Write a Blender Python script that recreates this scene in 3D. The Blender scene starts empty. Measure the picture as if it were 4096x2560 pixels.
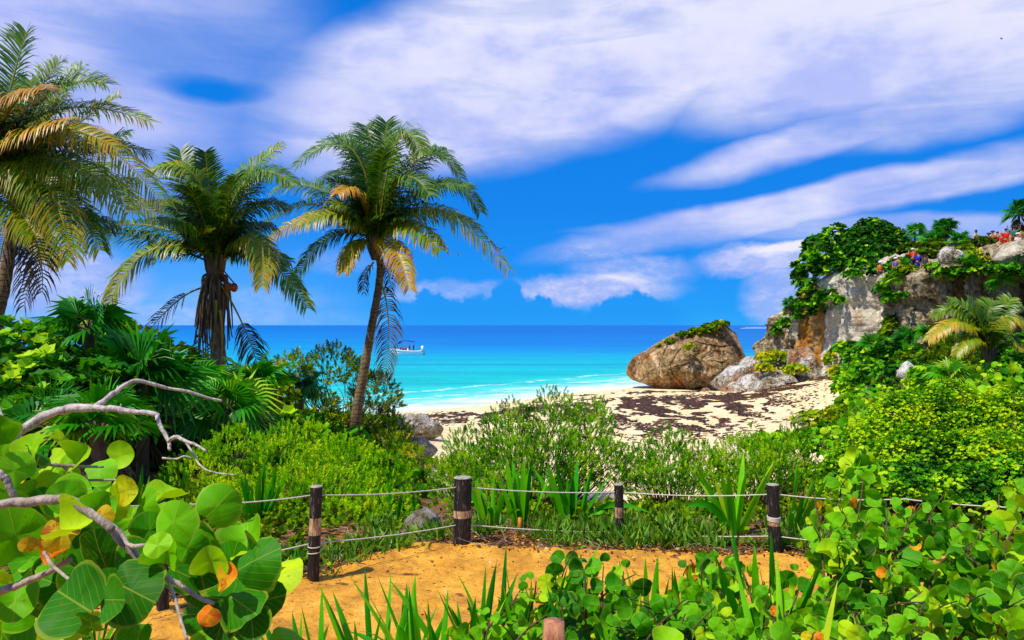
import bpy, math, random
import numpy as np
from mathutils import Vector, Matrix
PI = math.pi
rng = np.random.default_rng(7)
random.seed(7)
C = bpy.context.scene.collection
F = 780.0; CX = 512.0; HY = 325.0; ZC = 8.0

# ------------------------------------------------------------------ camera
cam = bpy.data.cameras.new('camera'); cam_o = bpy.data.objects.new('camera', cam); C.objects.link(cam_o)
cam.sensor_width = 36.0; cam.lens = F / 1024 * 36; cam.clip_end = 60000; cam.clip_start = 0.05
cam.shift_y = 5.0 / 1024
cam_o.location = (0, 0, ZC); cam_o.rotation_euler = (PI / 2, 0, 0)
bpy.context.scene.camera = cam_o
sc = bpy.context.scene
sc.view_settings.view_transform = 'Standard'; sc.view_settings.look = 'None'
sc.view_settings.exposure = 0.1; sc.view_settings.gamma = 1.0
sc.cycles.max_bounces = 6; sc.cycles.transparent_max_bounces = 4

def lin(h):
    h = h.lstrip('#'); r = []
    for i in (0, 2, 4):
        c = int(h[i:i+2], 16) / 255
        r.append(c / 12.92 if c <= .04045 else ((c + .055) / 1.055) ** 2.4)
    return (*r, 1)

# ------------------------------------------------------------------ node helpers
class NT:
    def __init__(s, nt): s.nt = nt; s.n = nt.nodes; s.l = nt.links
    def node(s, t, **kw):
        n = s.n.new(t)
        for k, v in kw.items(): setattr(n, k, v)
        return n
    def put(s, sock, v):
        if v is None: return
        if isinstance(v, bpy.types.NodeSocket): s.l.new(v, sock)
        else: sock.default_value = v
    def m(s, op, a, b=None, c=None, clamp=False):
        n = s.node('ShaderNodeMath', operation=op, use_clamp=clamp)
        s.put(n.inputs[0], a)
        if b is not None: s.put(n.inputs[1], b)
        if c is not None: s.put(n.inputs[2], c)
        return n.outputs[0]
    def v(s, op, a, b=None):
        n = s.node('ShaderNodeVectorMath', operation=op); s.put(n.inputs[0], a)
        if b is not None: s.put(n.inputs[1], b)
        return n.outputs[0]
    def comb(s, x, y, z=0.0):
        n = s.node('ShaderNodeCombineXYZ')
        s.put(n.inputs[0], x); s.put(n.inputs[1], y); s.put(n.inputs[2], z); return n.outputs[0]
    def sep(s, v):
        n = s.node('ShaderNodeSeparateXYZ'); s.put(n.inputs[0], v); return n.outputs
    def noise(s, v, scale, detail=4.0, rough=.5, dist=0.0, col=False):
        n = s.node('ShaderNodeTexNoise'); s.put(n.inputs['Vector'], v)
        n.inputs['Scale'].default_value = scale; n.inputs['Detail'].default_value = detail
        n.inputs['Roughness'].default_value = rough; n.inputs['Distortion'].default_value = dist
        return n.outputs['Color' if col else 'Fac']
    def ss(s, x, a, b, lo=0.0, hi=1.0, t='SMOOTHSTEP'):
        n = s.node('ShaderNodeMapRange', interpolation_type=t, clamp=True)
        s.put(n.inputs[0], x); s.put(n.inputs[1], a); s.put(n.inputs[2], b); s.put(n.inputs[3], lo); s.put(n.inputs[4], hi)
        return n.outputs[0]
    def ramp(s, x, stops, interp='LINEAR'):
        n = s.node('ShaderNodeValToRGB'); cr = n.color_ramp; cr.interpolation = interp
        while len(cr.elements) < len(stops): cr.elements.new(.5)
        for e, (p, c) in zip(cr.elements, stops): e.position = p; e.color = c if not isinstance(c, str) else lin(c)
        s.put(n.inputs[0], x); return n.outputs[0]
    def mix(s, f, a, b, blend='MIX'):
        n = s.node('ShaderNodeMix', data_type='RGBA', blend_type=blend)
        s.put(n.inputs[0], f); s.put(n.inputs[6], a); s.put(n.inputs[7], b); return n.outputs[2]
    def mapping(s, v, loc=(0,0,0), rot=(0,0,0), sca=(1,1,1)):
        n = s.node('ShaderNodeMapping'); s.put(n.inputs[0], v)
        n.inputs[1].default_value = loc; n.inputs[2].default_value = rot; n.inputs[3].default_value = sca
        return n.outputs[0]

# ------------------------------------------------------------------ world
SUN = Vector((-.42, -.30, .86)).normalized()
SUN_EL = math.asin(SUN.z); SUN_ROT = math.atan2(SUN.x, SUN.y)
w = bpy.data.worlds.new('World'); sc.world = w; w.use_nodes = True
T = NT(w.node_tree); T.n.clear()
tc = T.node('ShaderNodeTexCoord').outputs['Generated']
dx, dy, dz = T.sep(T.v('NORMALIZE', tc))
AZ = T.m('MULTIPLY', T.m('ARCTAN2', dx, dy), F)
EL = T.m('MULTIPLY', T.m('ARCSINE', dz), F)
AE = T.comb(AZ, EL, 0.0)
def conv(px, py):
    a = math.atan((px - CX) / F); return a * F, math.atan((HY - py) / F * math.cos(a)) * F
warp = T.v('SUBTRACT', T.noise(T.mapping(AE, sca=(.004, .010, 1)), 1.0, 4, .55, col=True), (.5, .5, .5))
nzs = T.noise(T.mapping(AE, sca=(.03, .05, 1)), 1.0, 4, .6, col=True)
warp2 = T.v('SUBTRACT', nzs, (.5, .5, .5))
def sc3(v, k):
    n = T.node('ShaderNodeVectorMath', operation='SCALE'); T.put(n.inputs[0], v); n.inputs['Scale'].default_value = k; return n.outputs[0]
AEw = T.v('ADD', T.v('ADD', AE, sc3(warp, 45)), sc3(warp2, 5))
AEh = T.v('ADD', T.v('ADD', AE, sc3(warp, 12)), sc3(warp2, 18))
def blob(cx, cy, hw, hh, rot=0, amp=1.0, soft=.9, src=None):
    u, v = conv(cx, cy); r = math.radians(rot); c, s_ = math.cos(r), math.sin(r)
    d = T.v('SUBTRACT', src or AEw, (u, v, 0))
    n = T.node('ShaderNodeVectorRotate', rotation_type='Z_AXIS'); T.put(n.inputs['Vector'], d); n.inputs['Angle'].default_value = -r
    q = T.v('MULTIPLY', n.outputs[0], (1 / hw, 1 / hh, 0))
    ln = T.node('ShaderNodeVectorMath', operation='LENGTH'); T.put(ln.inputs[0], q)
    return T.ss(ln.outputs['Value'], 1 - soft * .75, 1 + soft * .55, amp, 0.0)
fib = T.noise(T.mapping(AE, rot=(0, 0, math.radians(-12)), sca=(.004, .022, 1)), 1.0, 5, .6, .4)
soft_blobs = [(570,48,330,88,14,1.3,.38),(935,18,230,62,10,1.3,.45),(888,113,195,20,13,1.05,.5),(965,88,125,34,10,1.05,.6),(40,45,200,120,10,1.1,.7),(330,80,120,40,0,.6,.9),
    (370,145,90,30,16,.75,.7),(250,128,110,13,8,.45,.8),(70,130,120,45,0,.7,.8),(820,205,250,19,9,.95,.42),(965,172,130,17,12,.75,.7),(655,228,75,5,4,.45,.8),(900,228,150,10,0,.55,.6)]
tot = None
for b in soft_blobs:
    x = blob(*b); tot = x if tot is None else T.m('MAXIMUM', tot, x)
tot = T.m('MULTIPLY', tot, T.ss(fib, .3, .6, .55, 1.0))
hole = blob(214, 84, 60, 16, 0, 1.0, .9); hole2 = blob(215, 60, 110, 55, -10, .5, 1.0)
tot = T.m('MULTIPLY', tot, T.m('SUBTRACT', 1.0, T.m('MAXIMUM', hole, hole2)))
low = None
for b in [(590,290,82,17,2,.9,.6),(633,268,58,13,-2,.5,.6),(450,292,62,13,0,.4,.5),(760,258,58,14,3,.9,.6),(785,250,56,8,3,.9,.6),(790,296,42,36,-8,.7,.45),
          (70,285,62,32,0,.75,.5),(150,318,170,14,0,.35,.9),(240,300,90,14,0,.2,.9),(1000,228,70,10,15,.5,.6),(340,260,40,12,0,.2,.8)]:
    x = blob(*b, src=AEh); low = x if low is None else T.m('MAXIMUM', low, x)
# nearer dark blue cumulus bank in front of the white one
ridge = [(395,299),(412,303),(420,291),(427,288),(449,299),(472,296),(488,296),(494,285),(505,279),(517,282),(520,290),(533,299),(536,291),(546,297),(552,305),(563,305),(583,312),(598,304),(606,296),(617,295),(637,290),(650,297),(665,303),(700,312)]
a0, a1 = conv(390, 300)[0], conv(705, 300)[0]
stops = []
for px, py in ridge:
    u, v_ = conv(px, py); h = v_ / 50.0; stops.append(((u - a0) / (a1 - a0), (h, h, h, 1)))
wv1 = T.v('SUBTRACT', T.noise(T.mapping(AE, sca=(.10, .10, 1)), 1.0, 3, .6, col=True), (.5, .5, .5))
wx, wy, _ = T.sep(T.v('ADD', T.v('ADD', AE, sc3(warp2, 10)), sc3(wv1, 17)))
rf = T.ramp(T.m('DIVIDE', T.m('SUBTRACT', wx, a0), a1 - a0), stops)
bank = T.ss(T.m('SUBTRACT', T.m('MULTIPLY', rf, 50.0), wy), -3.5, 4.5)
bank = T.m('MULTIPLY', bank, T.m('MULTIPLY', T.ss(AZ, a0 - 8, a0 + 12), T.ss(AZ, a1 + 5, a1 - 40)))
low = T.m('MULTIPLY', low, T.m('SUBTRACT', 1.0, bank))
back = T.ss(dy, .35, .1)                                              # the rest of the sky round the horizon
gen = T.ss(T.noise(T.mapping(tc, sca=(2, 2, 5)), 1.2, 5, .55), .45, .62, 0.0, .75)
tot = T.m('MAXIMUM', tot, T.m('MULTIPLY', gen, T.m('MAXIMUM', back, T.ss(dz, .42, .6))))
cov = T.m('MAXIMUM', tot, low, clamp=True)
base = T.ramp(T.m('DIVIDE', EL, 400.0), [(0.0, '2aa0f2'), (.04, '1297f0'), (.12, '058cee'), (.28, '007ee4'), (.6, '0076dc'), (1.0, '006ad0')])
leftish = T.ss(AZ, -60, -330); lowish = T.ss(EL, 120, 5)
base = T.mix(T.m('MULTIPLY', leftish, T.m('MULTIPLY', lowish, .55)), base, lin('6cb4ff'))
base = T.mix(T.m('MULTIPLY', bank, .5), base, lin('058cec'))
bright = T.noise(T.mapping(AE, sca=(.008, .016, 1)), 1.0, 4, .6)
ccol = T.mix(T.ss(bright, .35, .68), lin('aab6f0'), lin('d9daf4'))
ccol = T.mix(T.m('MULTIPLY', T.ss(EL, 170, 330), T.ss(bright, .25, .55)), ccol, lin('e0e1f5'))
ccol = T.mix(T.m('MULTIPLY', T.ss(AZ, -300, -60, .5, 0.0), T.ss(EL, 60, 200)), ccol, lin('a8b4f2'))
shd = T.noise(T.mapping(AE, loc=(3, 5, 0), sca=(.05, .09, 1)), 1.0, 5, .65); ccol = T.mix(T.m('MULTIPLY', T.ss(shd, .42, .6, .55, 0.0), T.ss(EL, 95, 70)), ccol, lin('86a4ec'))
ccol = T.mix(blob(785, 248, 40, 6, 4, .8, .8, AEh), ccol, lin('fbf4f4'))
ccol = T.mix(blob(625, 277, 28, 5, 0, .8, .8, AEh), ccol, lin('f4ecf0'))
skyc = T.mix(cov, base, ccol)
nis = T.node('ShaderNodeTexSky', sky_type='NISHITA', sun_disc=False, sun_elevation=SUN_EL, sun_rotation=SUN_ROT)
skyk = T.v('MULTIPLY', skyc, (10.5, 10.5, 10.5))
fin = T.mix(.97, nis.outputs[0], skyk)
bg = T.node('ShaderNodeBackground'); T.put(bg.inputs[0], fin); bg.inputs[1].default_value = .1
wo = T.node('ShaderNodeOutputWorld'); T.l.new(bg.outputs[0], wo.inputs[0])
sun = bpy.data.lights.new('sun', 'SUN'); sun.energy = 5.0; sun.angle = math.radians(.6); sun.color = (1, .93, .80)
sun_o = bpy.data.objects.new('sun', sun); C.objects.link(sun_o); sun_o.rotation_euler = SUN.to_track_quat('Z', 'Y').to_euler()

# ------------------------------------------------------------------ numpy helpers
def at(px, py, Y): return np.array([(px - CX) / F * Y, Y, ZC - (py - HY) / F * Y])
_perm = rng.permutation(256); _perm = np.concatenate([_perm, _perm, _perm]); _val = rng.random(256) * 2 - 1
def vnoise(p):
    p = np.asarray(p, float); i = np.floor(p).astype(int); f = p - i; f = f * f * (3 - 2 * f); i &= 255
    def h(a, b, c): return _val[_perm[_perm[_perm[(i[..., 0] + a) & 255] + ((i[..., 1] + b) & 255)] + ((i[..., 2] + c) & 255)] & 255]
    fx, fy, fz = f[..., 0], f[..., 1], f[..., 2]
    def L(a, b, t): return a + (b - a) * t
    return L(L(L(h(0,0,0), h(1,0,0), fx), L(h(0,1,0), h(1,1,0), fx), fy), L(L(h(0,0,1), h(1,0,1), fx), L(h(0,1,1), h(1,1,1), fx), fy), fz)
def fbm(p, oct=5, ridg=False):
    p = np.asarray(p, float); r = 0; a = 1.0; t = 0
    for k in range(oct):
        n = vnoise(p * 2 ** k + 17.3 * k)
        r = r + a * ((1 - 2 * abs(n)) if ridg else n); t += a; a *= .5
    return r / t
def norm(v): return v / (np.linalg.norm(v, axis=-1, keepdims=True) + 1e-9)

class G:
    """collects blocks of vertices and faces and links them as ONE mesh object"""
    def __init__(s): s.V = []; s.Fb = []; s.t = []; s.uv = []; s.n = 0
    def add(s, V, Fa, tint=.5, uv=None):
        V = np.asarray(V, float).reshape(-1, 3); Fa = np.asarray(Fa, int)
        if Fa.size == 0: return
        s.V.append(V); s.Fb.append(Fa + s.n)
        s.t.append(np.broadcast_to(np.asarray(tint, float), (len(V),)).copy())
        s.uv.append(np.zeros((len(V), 2)) if uv is None else np.asarray(uv, float).reshape(-1, 2)); s.n += len(V)
    def scatter(s, pV, pF, pos, R, sc=1.0, tint=.5, puv=None, ptint=None):
        pV = np.asarray(pV, float); pF = np.asarray(pF, int); pos = np.asarray(pos, float).reshape(-1, 3); N = len(pos)
        if N == 0: return
        scl = np.broadcast_to(np.asarray(sc, float), (N,))
        V = np.einsum('nij,kj->nki', R, pV) * scl[:, None, None] + pos[:, None, :]
        Fa = (pF[None] + (np.arange(N) * len(pV))[:, None, None]).reshape(-1, pF.shape[1])
        t = np.repeat(np.broadcast_to(np.asarray(tint, float), (N,)), len(pV))
        if ptint is not None: t = t + np.tile(ptint, N)
        s.add(V.reshape(-1, 3), Fa, t, None if puv is None else np.tile(puv, (N, 1)))
    def tube(s, pts, rad, sides=6, tint=.5, cap=False):
        P = np.asarray(pts, float); n = len(P); r = np.broadcast_to(np.asarray(rad, float), (n,))
        t = norm(np.gradient(P, axis=0)); ref = np.array([0.13, -1., .21]) if abs(t[:, 1]).mean() < .8 else np.array([1., 0.1, .2])
        a = norm(np.cross(t, ref)); b = np.cross(t, a)
        th = np.arange(sides) * 2 * PI / sides
        V = P[:, None] + r[:, None, None] * (a[:, None] * np.cos(th)[None, :, None] + b[:, None] * np.sin(th)[None, :, None])
        i = np.arange(n - 1)[:, None] * sides; j = np.arange(sides)[None]; k = (j + 1) % sides
        Fa = np.stack([i + j, i + k, i + sides + k, i + sides + j], -1).reshape(-1, 4)
        al = np.repeat(np.linspace(0, 1, n), sides); uv = np.stack([np.tile(th / (2 * PI), n), al], -1)
        base = s.n; s.add(V.reshape(-1, 3), Fa, tint, uv)
        if cap:
            s.Fb.append(np.array([list(range(base, base + sides))[::-1]])); s.Fb.append(np.array([list(range(base + (n-1)*sides, base + n*sides))]))
    def build(s, name, mat, parent=None, smooth=False, loc=None):
        me = bpy.data.meshes.new(name); V = np.concatenate(s.V)
        if loc is not None: V = V - np.asarray(loc)
        me.vertices.add(len(V)); me.vertices.foreach_set('co', V.ravel().astype(np.float32))
        lv = np.concatenate([f.ravel() for f in s.Fb]); cnt = np.concatenate([np.full(len(f), f.shape[1]) for f in s.Fb])
        st = np.concatenate([[0], np.cumsum(cnt)[:-1]])
        me.loops.add(len(lv)); me.polygons.add(len(cnt))
        me.loops.foreach_set('vertex_index', lv.astype(np.int32)); me.polygons.foreach_set('loop_start', st.astype(np.int32))
        me.update(calc_edges=True)
        at_ = me.attributes.new('tint', 'FLOAT', 'POINT'); at_.data.foreach_set('value', np.concatenate(s.t).astype(np.float32))
        uvl = me.uv_layers.new(name='UVMap'); uvl.data.foreach_set('uv', np.concatenate(s.uv)[lv].ravel().astype(np.float32))
        if smooth: me.polygons.foreach_set('use_smooth', np.ones(len(cnt), bool))
        me.materials.append(mat); me.validate(); o = bpy.data.objects.new(name, me); C.objects.link(o)
        if parent: o.parent = parent
        elif loc is not None: o.location = tuple(loc)
        return o

def tag(o, label=None, cat=None, group=None, kind=None):
    if label: o['label'] = label
    if cat: o['category'] = cat
    if group: o['group'] = group
    if kind: o['kind'] = kind
    return o
def empty(name, loc, label, cat, group=None, rz=0):
    o = bpy.data.objects.new(name, None); C.objects.link(o); o.empty_display_size = .2
    o.location = tuple(loc); o.rotation_euler = (0, 0, rz); return tag(o, label, cat, group)
def copy_tree(o, parent=None):
    c = o.copy(); C.objects.link(c)
    if parent is not None: c.parent = parent
    for ch in [x for x in C.objects if x.parent == o]: copy_tree(ch, c)
    return c
def frames(d, up):
    d = norm(d); x = norm(np.cross(d, up)); z = np.cross(x, d); return np.stack([x, d, z], -1)
def rdir(n):
    v = rng.normal(size=(n, 3)); return norm(v)
def bez(P0, M, P2, n):
    P0, M, P2 = map(np.asarray, (P0, M, P2)); c = 2 * M - .5 * (P0 + P2); t = np.linspace(0, 1, n)[:, None]
    return (1-t)**2 * P0 + 2*t*(1-t) * c + t*t * P2
def spline(pts, n):
    P = np.asarray(pts, float); k = len(P)
    if k == 2: return P[0] + (P[1]-P[0]) * np.linspace(0, 1, n)[:, None]
    Q = np.vstack([2*P[0]-P[1], P, 2*P[-1]-P[-2]]); u = np.linspace(0, k-1-1e-6, n); i = u.astype(int); t = (u-i)[:, None]
    a, b, c, d = Q[i], Q[i+1], Q[i+2], Q[i+3]
    return .5*(2*b + (c-a)*t + (2*a-5*b+4*c-d)*t*t + (3*b-a-3*c+d)*t**3)

# ------------------------------------------------------------------ materials
def newmat(name):
    m = bpy.data.materials.new(name); m.use_nodes = True; t = NT(m.node_tree); t.n.clear()
    out = t.node('ShaderNodeOutputMaterial'); b = t.node('ShaderNodeBsdfPrincipled'); t.l.new(b.outputs[0], out.inputs[0])
    t.out = out; t.b = b; return m, t
def bump(t, h, strength=.5, dist=.02):
    n = t.node('ShaderNodeBump'); t.put(n.inputs['Height'], h); n.inputs['Strength'].default_value = strength; n.inputs['Distance'].default_value = dist
    t.l.new(n.outputs[0], t.b.inputs['Normal'])
def simple(name, col, rough=.6, noise=0, scale=20, bmp=0, metal=0):
    m, t = newmat(name); c = lin(col)
    if noise:
        g = t.node('ShaderNodeNewGeometry').outputs['Position']; f = t.noise(g, scale, 4)
        dark = tuple(x * (1 - noise) for x in c[:3]) + (1,)
        t.put(t.b.inputs['Base Color'], t.mix(t.ss(f, .35, .65), dark, c))
        if bmp: bump(t, f, .6, bmp)
    else: t.b.inputs['Base Color'].default_value = c
    t.b.inputs['Roughness'].default_value = rough; t.b.inputs['Metallic'].default_value = metal; return m
def leafmat(name, stops, rough=.45, trans=.35, veins=False, spec=.35):
    m, t = newmat(name); a = t.node('ShaderNodeAttribute', attribute_name='tint').outputs['Fac']
    col = t.ramp(a, stops)
    g = t.node('ShaderNodeNewGeometry').outputs['Position']
    col = t.mix(t.ss(t.noise(g, 9.0, 3), .35, .7, 0.0, .35), col, t.mix(1.0, col, (.55, .6, .5, 1), 'MULTIPLY'))
    if veins:
        ux, uy, _ = t.sep(t.node('ShaderNodeUVMap').outputs[0])
        au = t.m('ABSOLUTE', ux); mid = t.ss(au, .035, .012)
        wv = t.m('ABSOLUTE', t.m('SUBTRACT', t.m('FRACT', t.m('MULTIPLY', t.m('SUBTRACT', uy, t.m('MULTIPLY', au, .75)), 5.0)), .5))
        lat = t.m('MULTIPLY', t.ss(wv, .07, .02), .55)
        vf = t.m('MAXIMUM', mid, lat)
        col = t.mix(t.m('MULTIPLY', vf, .75), col, t.mix(.5, col, lin('b8c840')))
        rad = t.v('SUBTRACT', t.comb(t.m('MULTIPLY', ux, .5), uy, 0.0), (0, .5, 0)); ln_ = t.node('ShaderNodeVectorMath', operation='LENGTH'); t.put(ln_.inputs[0], rad)
        rim = t.ss(ln_.outputs['Value'], .465, .5, 0, .55); col = t.mix(rim, col, t.mix(.5, col, lin('c8d040')))
        col = t.mix(t.ss(t.noise(g, 14, 4), .5, .75, 0, .45), col, t.mix(1.0, col, (1.5, 1.25, .6, 1), 'MULTIPLY'))
        redc = t.m('MULTIPLY', t.ss(uy, .3, .0), mid); col = t.mix(t.m('MULTIPLY', redc, .8), col, lin('a8401c'))
        ora = t.m('MULTIPLY', t.ss(a, .80, .86), t.ss(t.noise(g, 16, 4, .7), .46, .58)); col = t.mix(t.m('MULTIPLY', ora, .85), col, lin('c8a818')); ora2 = t.m('MULTIPLY', t.ss(a, .80, .86), t.ss(t.noise(t.mapping(g, loc=(7, 7, 7)), 22, 4, .7), .54, .62)); col = t.mix(t.m('MULTIPLY', ora2, .8), col, lin('a82c0c'))
        blem = t.ss(t.noise(g, 60, 3), .66, .72, 0, .6)
        col = t.mix(blem, col, lin('8a5a18'))
        bump(t, vf, .35, .004)
    t.put(t.b.inputs['Base Color'], col); t.b.inputs['Roughness'].default_value = rough
    t.b.inputs['Specular IOR Level'].default_value = spec
    tr = t.node('ShaderNodeBsdfTranslucent'); t.put(tr.inputs[0], t.mix(1.0, col, (1.0, 1.0, .55, 1), 'MULTIPLY'))
    mx = t.node('ShaderNodeMixShader'); mx.inputs[0].default_value = trans
    t.l.new(t.b.outputs[0], mx.inputs[1]); t.l.new(tr.outputs[0], mx.inputs[2]); t.l.new(mx.outputs[0], t.out.inputs[0]); return m

M = {}
M['small'] = leafmat('small_leaf', [(0, '306200'), (.35, '5ea600'), (.7, '92d004'), (1, 'cce414')], .62, .36, spec=.1)
M['smallo'] = leafmat('olive_leaf', [(0, '223e00'), (.4, '567e00'), (.75, '96b804'), (1, 'd0c81a')], .62, .34, spec=.1)
M['dark'] = leafmat('dark_leaf', [(0, '0e3600'), (.4, '2e7600'), (.75, '5eb200'), (1, 'b4dc10')], .55, .28, spec=.13)
M['grape'] = leafmat('sea_grape_leaf', [(0, '145400'), (.3, '3c9400'), (.62, '7ac804'), (.8, 'c0e00c'), (.86, 'e6d41a'), (.93, 'f87c0c'), (1, 'd83c0c')], .5, .34, True, spec=.13)
M['strap'] = leafmat('strap_leaf', [(0, '146402'), (.5, '34a806'), (.85, '7cd40a'), (1, 'cce428')], .4, .35, spec=.25)
M['palm'] = leafmat('palm_leaflet', [(0, '1a4204'), (.3, '3a6c04'), (.55, '7a9c06'), (.75, 'c2a408'), (.9, 'e09410'), (1, '8a7450')], .4, .25, spec=.4)
M['deadpalm'] = leafmat('dead_palm_leaf', [(0, '2e2418'), (.5, '6a5840'), (1, 'a89878')], .7, .15)
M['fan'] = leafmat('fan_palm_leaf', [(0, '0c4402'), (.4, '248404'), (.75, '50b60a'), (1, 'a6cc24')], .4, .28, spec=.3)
M['deadfan'] = leafmat('dead_fan_leaf', [(0, '2a2014'), (.5, '5e4c30'), (1, '93805c')], .8, .15)
M['grass'] = leafmat('grass_blade', [(0, '2a6a0c'), (1, '8cbc28')], .5, .3)
M['litter'] = leafmat('leaf_litter', [(0, '3a1c0a'), (.35, '7a4414'), (.6, 'b8701c'), (.8, 'd89a28'), (1, 'c8b890')], .7, .1)
M['weed'] = leafmat('sargassum', [(0, '180e08'), (.6, '33200f'), (1, '8a4c1c')], .7, .05)

def barkmat(name, c1, c2, scale=30, rings=False):
    m, t = newmat(name); g = t.node('ShaderNodeNewGeometry').outputs['Position']
    f = t.noise(t.mapping(g, sca=(1, 1, .35)), scale, 5, .65)
    h = f
    if rings:
        z = t.sep(g)[2]; wz = t.m('ADD', t.m('MULTIPLY', z, 7.5), t.m('MULTIPLY', t.noise(g, 3, 2), 1.6))
        rr = t.ss(t.m('ABSOLUTE', t.m('SUBTRACT', t.m('FRACT', wz), .5)), .02, .16); f = t.m('MULTIPLY', f, t.m('ADD', t.m('MULTIPLY', rr, .45), .6)); h = f
    t.put(t.b.inputs['Base Color'], t.ramp(f, [(.25, c1), (.62, c2)])); t.b.inputs['Roughness'].default_value = .85
    bump(t, h, .8, .02); return m
M['bark'] = barkmat('grey_bark', '4a3a2a', 'b8a690', 30)
M['deadwood'] = barkmat('dead_wood', '6e5a4e', 'd6c6bc', 55)
M['twig'] = barkmat('twig_bark', '2e2012', '6a5030', 60)
M['trunk'] = barkmat('palm_trunk_bark', '2c1f0e', '8e7248', 14, True)
M['boot'] = barkmat('palm_boot', '2a1c10', '7a6444', 9)

def rockmat(name, orange=.3, dark=.5, ocol='c47a14', grey='b9b2a6', vert=False, scale=1.0):
    m, t = newmat(name); g = t.node('ShaderNodeNewGeometry').outputs['Position']
    gs = t.mapping(g, sca=(1, 1, .28) if vert else (1, 1, .8))
    big = t.noise(gs, .55 * scale, 5, .6, .6); med = t.noise(g, 2.6 * scale, 8, .72); fine = t.noise(g, 6 * scale, 6, .8)
    mixv = t.m('ADD', t.m('MULTIPLY', big, .36), t.m('ADD', t.m('MULTIPLY', med, .40), t.m('MULTIPLY', fine, .24)))
    col = t.ramp(mixv, [(.39, '1a140c'), (.435, '64563c'), (.475, 'a0916e'), (.52, grey), (.58, 'f0ece2')])
    on = t.ss(t.noise(t.mapping(g, loc=(5, 3, 8), sca=(1, 1, .4)), .3 * scale, 4, .6), .64 - orange * .3, .74 - orange * .3)
    col = t.mix(t.m('MULTIPLY', on, .8), col, t.mix(1.0, col, lin(ocol), 'MULTIPLY'))
    vo = t.node('ShaderNodeTexVoronoi', feature='DISTANCE_TO_EDGE'); t.put(vo.inputs['Vector'], t.v('ADD', g, t.noise(g, 2, 3, col=True))); vo.inputs['Scale'].default_value = .55 * scale
    crack = t.ss(vo.outputs[0], .012, .05, dark, 0)
    col = t.mix(crack, col, lin('15100b'))
    if name == 'boulder_rock': col = t.mix(1.0, col, (1.0, .82, .58, 1), 'MULTIPLY')
    if name == 'limestone_cliff':      # warm cream stone
        col = t.mix(1.0, col, (1.0, .94, .78, 1), 'MULTIPLY')
    if name == 'limestone_cliff':      # ochre stained wall at the seaward end of the cliff
        gx, gy, gz = t.sep(t.v('ADD', g, t.v('MULTIPLY', t.noise(g, .35, 4, col=True), (6, 6, 4)))); rt = t.m('DIVIDE', gx, gy)
        oz = t.m('MULTIPLY', t.m('MULTIPLY', t.ss(gy, 78, 81), t.ss(gy, 93, 88)), t.ss(gz, 17, 14)); wz = t.m('MULTIPLY', t.m('MULTIPLY', t.ss(gy, 69, 73), t.ss(gy, 81, 78.5)), t.ss(gx, 40, 36)); col = t.mix(t.m('MULTIPLY', wz, .8), col, t.mix(1.0, t.mix(.45, col, (.8, .78, .74, 1)), (1.25, 1.22, 1.18, 1), 'MULTIPLY'))
        col = t.mix(t.m('MULTIPLY', oz, t.ss(t.noise(t.mapping(g, sca=(1, 1, .3)), .9, 5, .7), .38, .52)), col, t.mix(1.0, t.mix(.35, col, (.75, .7, .6, 1)), lin('ffb428'), 'MULTIPLY'))
    t.put(t.b.inputs['Base Color'], col); t.b.inputs['Roughness'].default_value = .9
    bump(t, t.m('ADD', med, t.m('MULTIPLY', fine, .5)), 1.0, .35 / scale); return m
M['cliff'] = rockmat('limestone_cliff', .3, .4, 'f0a834', 'c8bda6', True, .9)
M['boulder'] = rockmat('boulder_rock', .45, .55, 'e8a850', 'b8a078', False, .8)
M['rock'] = rockmat('beach_rock', .45, .6, 'd88418', 'c8c4be', False, 1.1)
M['white_rock'] = rockmat('white_rock', 0, .3, 'd88418', 'e8e6e4', False, 1.6)
M['grey_rock'] = rockmat('grey_rock', .1, .5, 'b08850', '9c948c', False, 3.0)

# ------------------------------------------------------------------ terrain
CP = np.array([(-40,-10,5.8),(40,-10,5.8),(0,-10,5.8),(-8,0,5.8),(0,0,5.8),(8,0,5.8),(-5,5,5.8),(0,5,5.8),(5,5,5.8),(-6,8.5,5.8),(-2,8.5,5.8),(2,8.5,5.8),(6,8.5,5.8),
 (-8,14,5.6),(-2,13,5.0),(1,13,4.9),(4,13,4.9),(9,14,5.6),(-12,20,5.9),(-6,20,5.4),(-2,20,3.6),(2,20,3.1),(5,20,3.1),(10,20,4.6),(16,20,6),
 (-16,28,5.9),(-10,28,5.2),(-5,26,4.1),(0,28,1.9),(6,28,1.5),(11,28,2.4),(18,28,5),(-22,40,5.2),(-12,40,3.2),(-6,45,1.6),(0,42,1.2),(10,42,1.2),(16,42,1.8),(24,42,4.8),(34,42,7),
 (-12,55,1.1),(0,58,.9),(12,56,1),(20,55,1.4),(27,54,3.8),(36,50,7.2),(-8,69,.25),(5,78,.6),(18,76,.75),(24,75,1.5),(34,75,4),(-10.5,71.7,0),(5.6,90.4,0),(17,104,-.05),(-50,25,0),(-30,48,0),
 (-25,75,-1.6),(-5,95,-1.6),(10,115,-1.5),(-60,60,-3),(0,130,-4),(14,88,.6),(22,88,.5),(29,92,.3),(25,112,-1),(36,108,-1),(60,130,-3),(46,60,8),(60,50,8),(45,90,3),(-60,130,-6),(-70,-10,4),(80,0,7),(110,60,6),(110,130,0),
 (-14,12,6.1),(14,9,6),(-20,22,6.6),(30,25,7),(22,33,5.3)])
def _fit():
    D = np.linalg.norm(CP[:, None, :2] - CP[None, :, :2], axis=-1); return np.linalg.solve(D + 1e-6 * np.eye(len(CP)), CP[:, 2] - 3)
_w = _fit()
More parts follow.
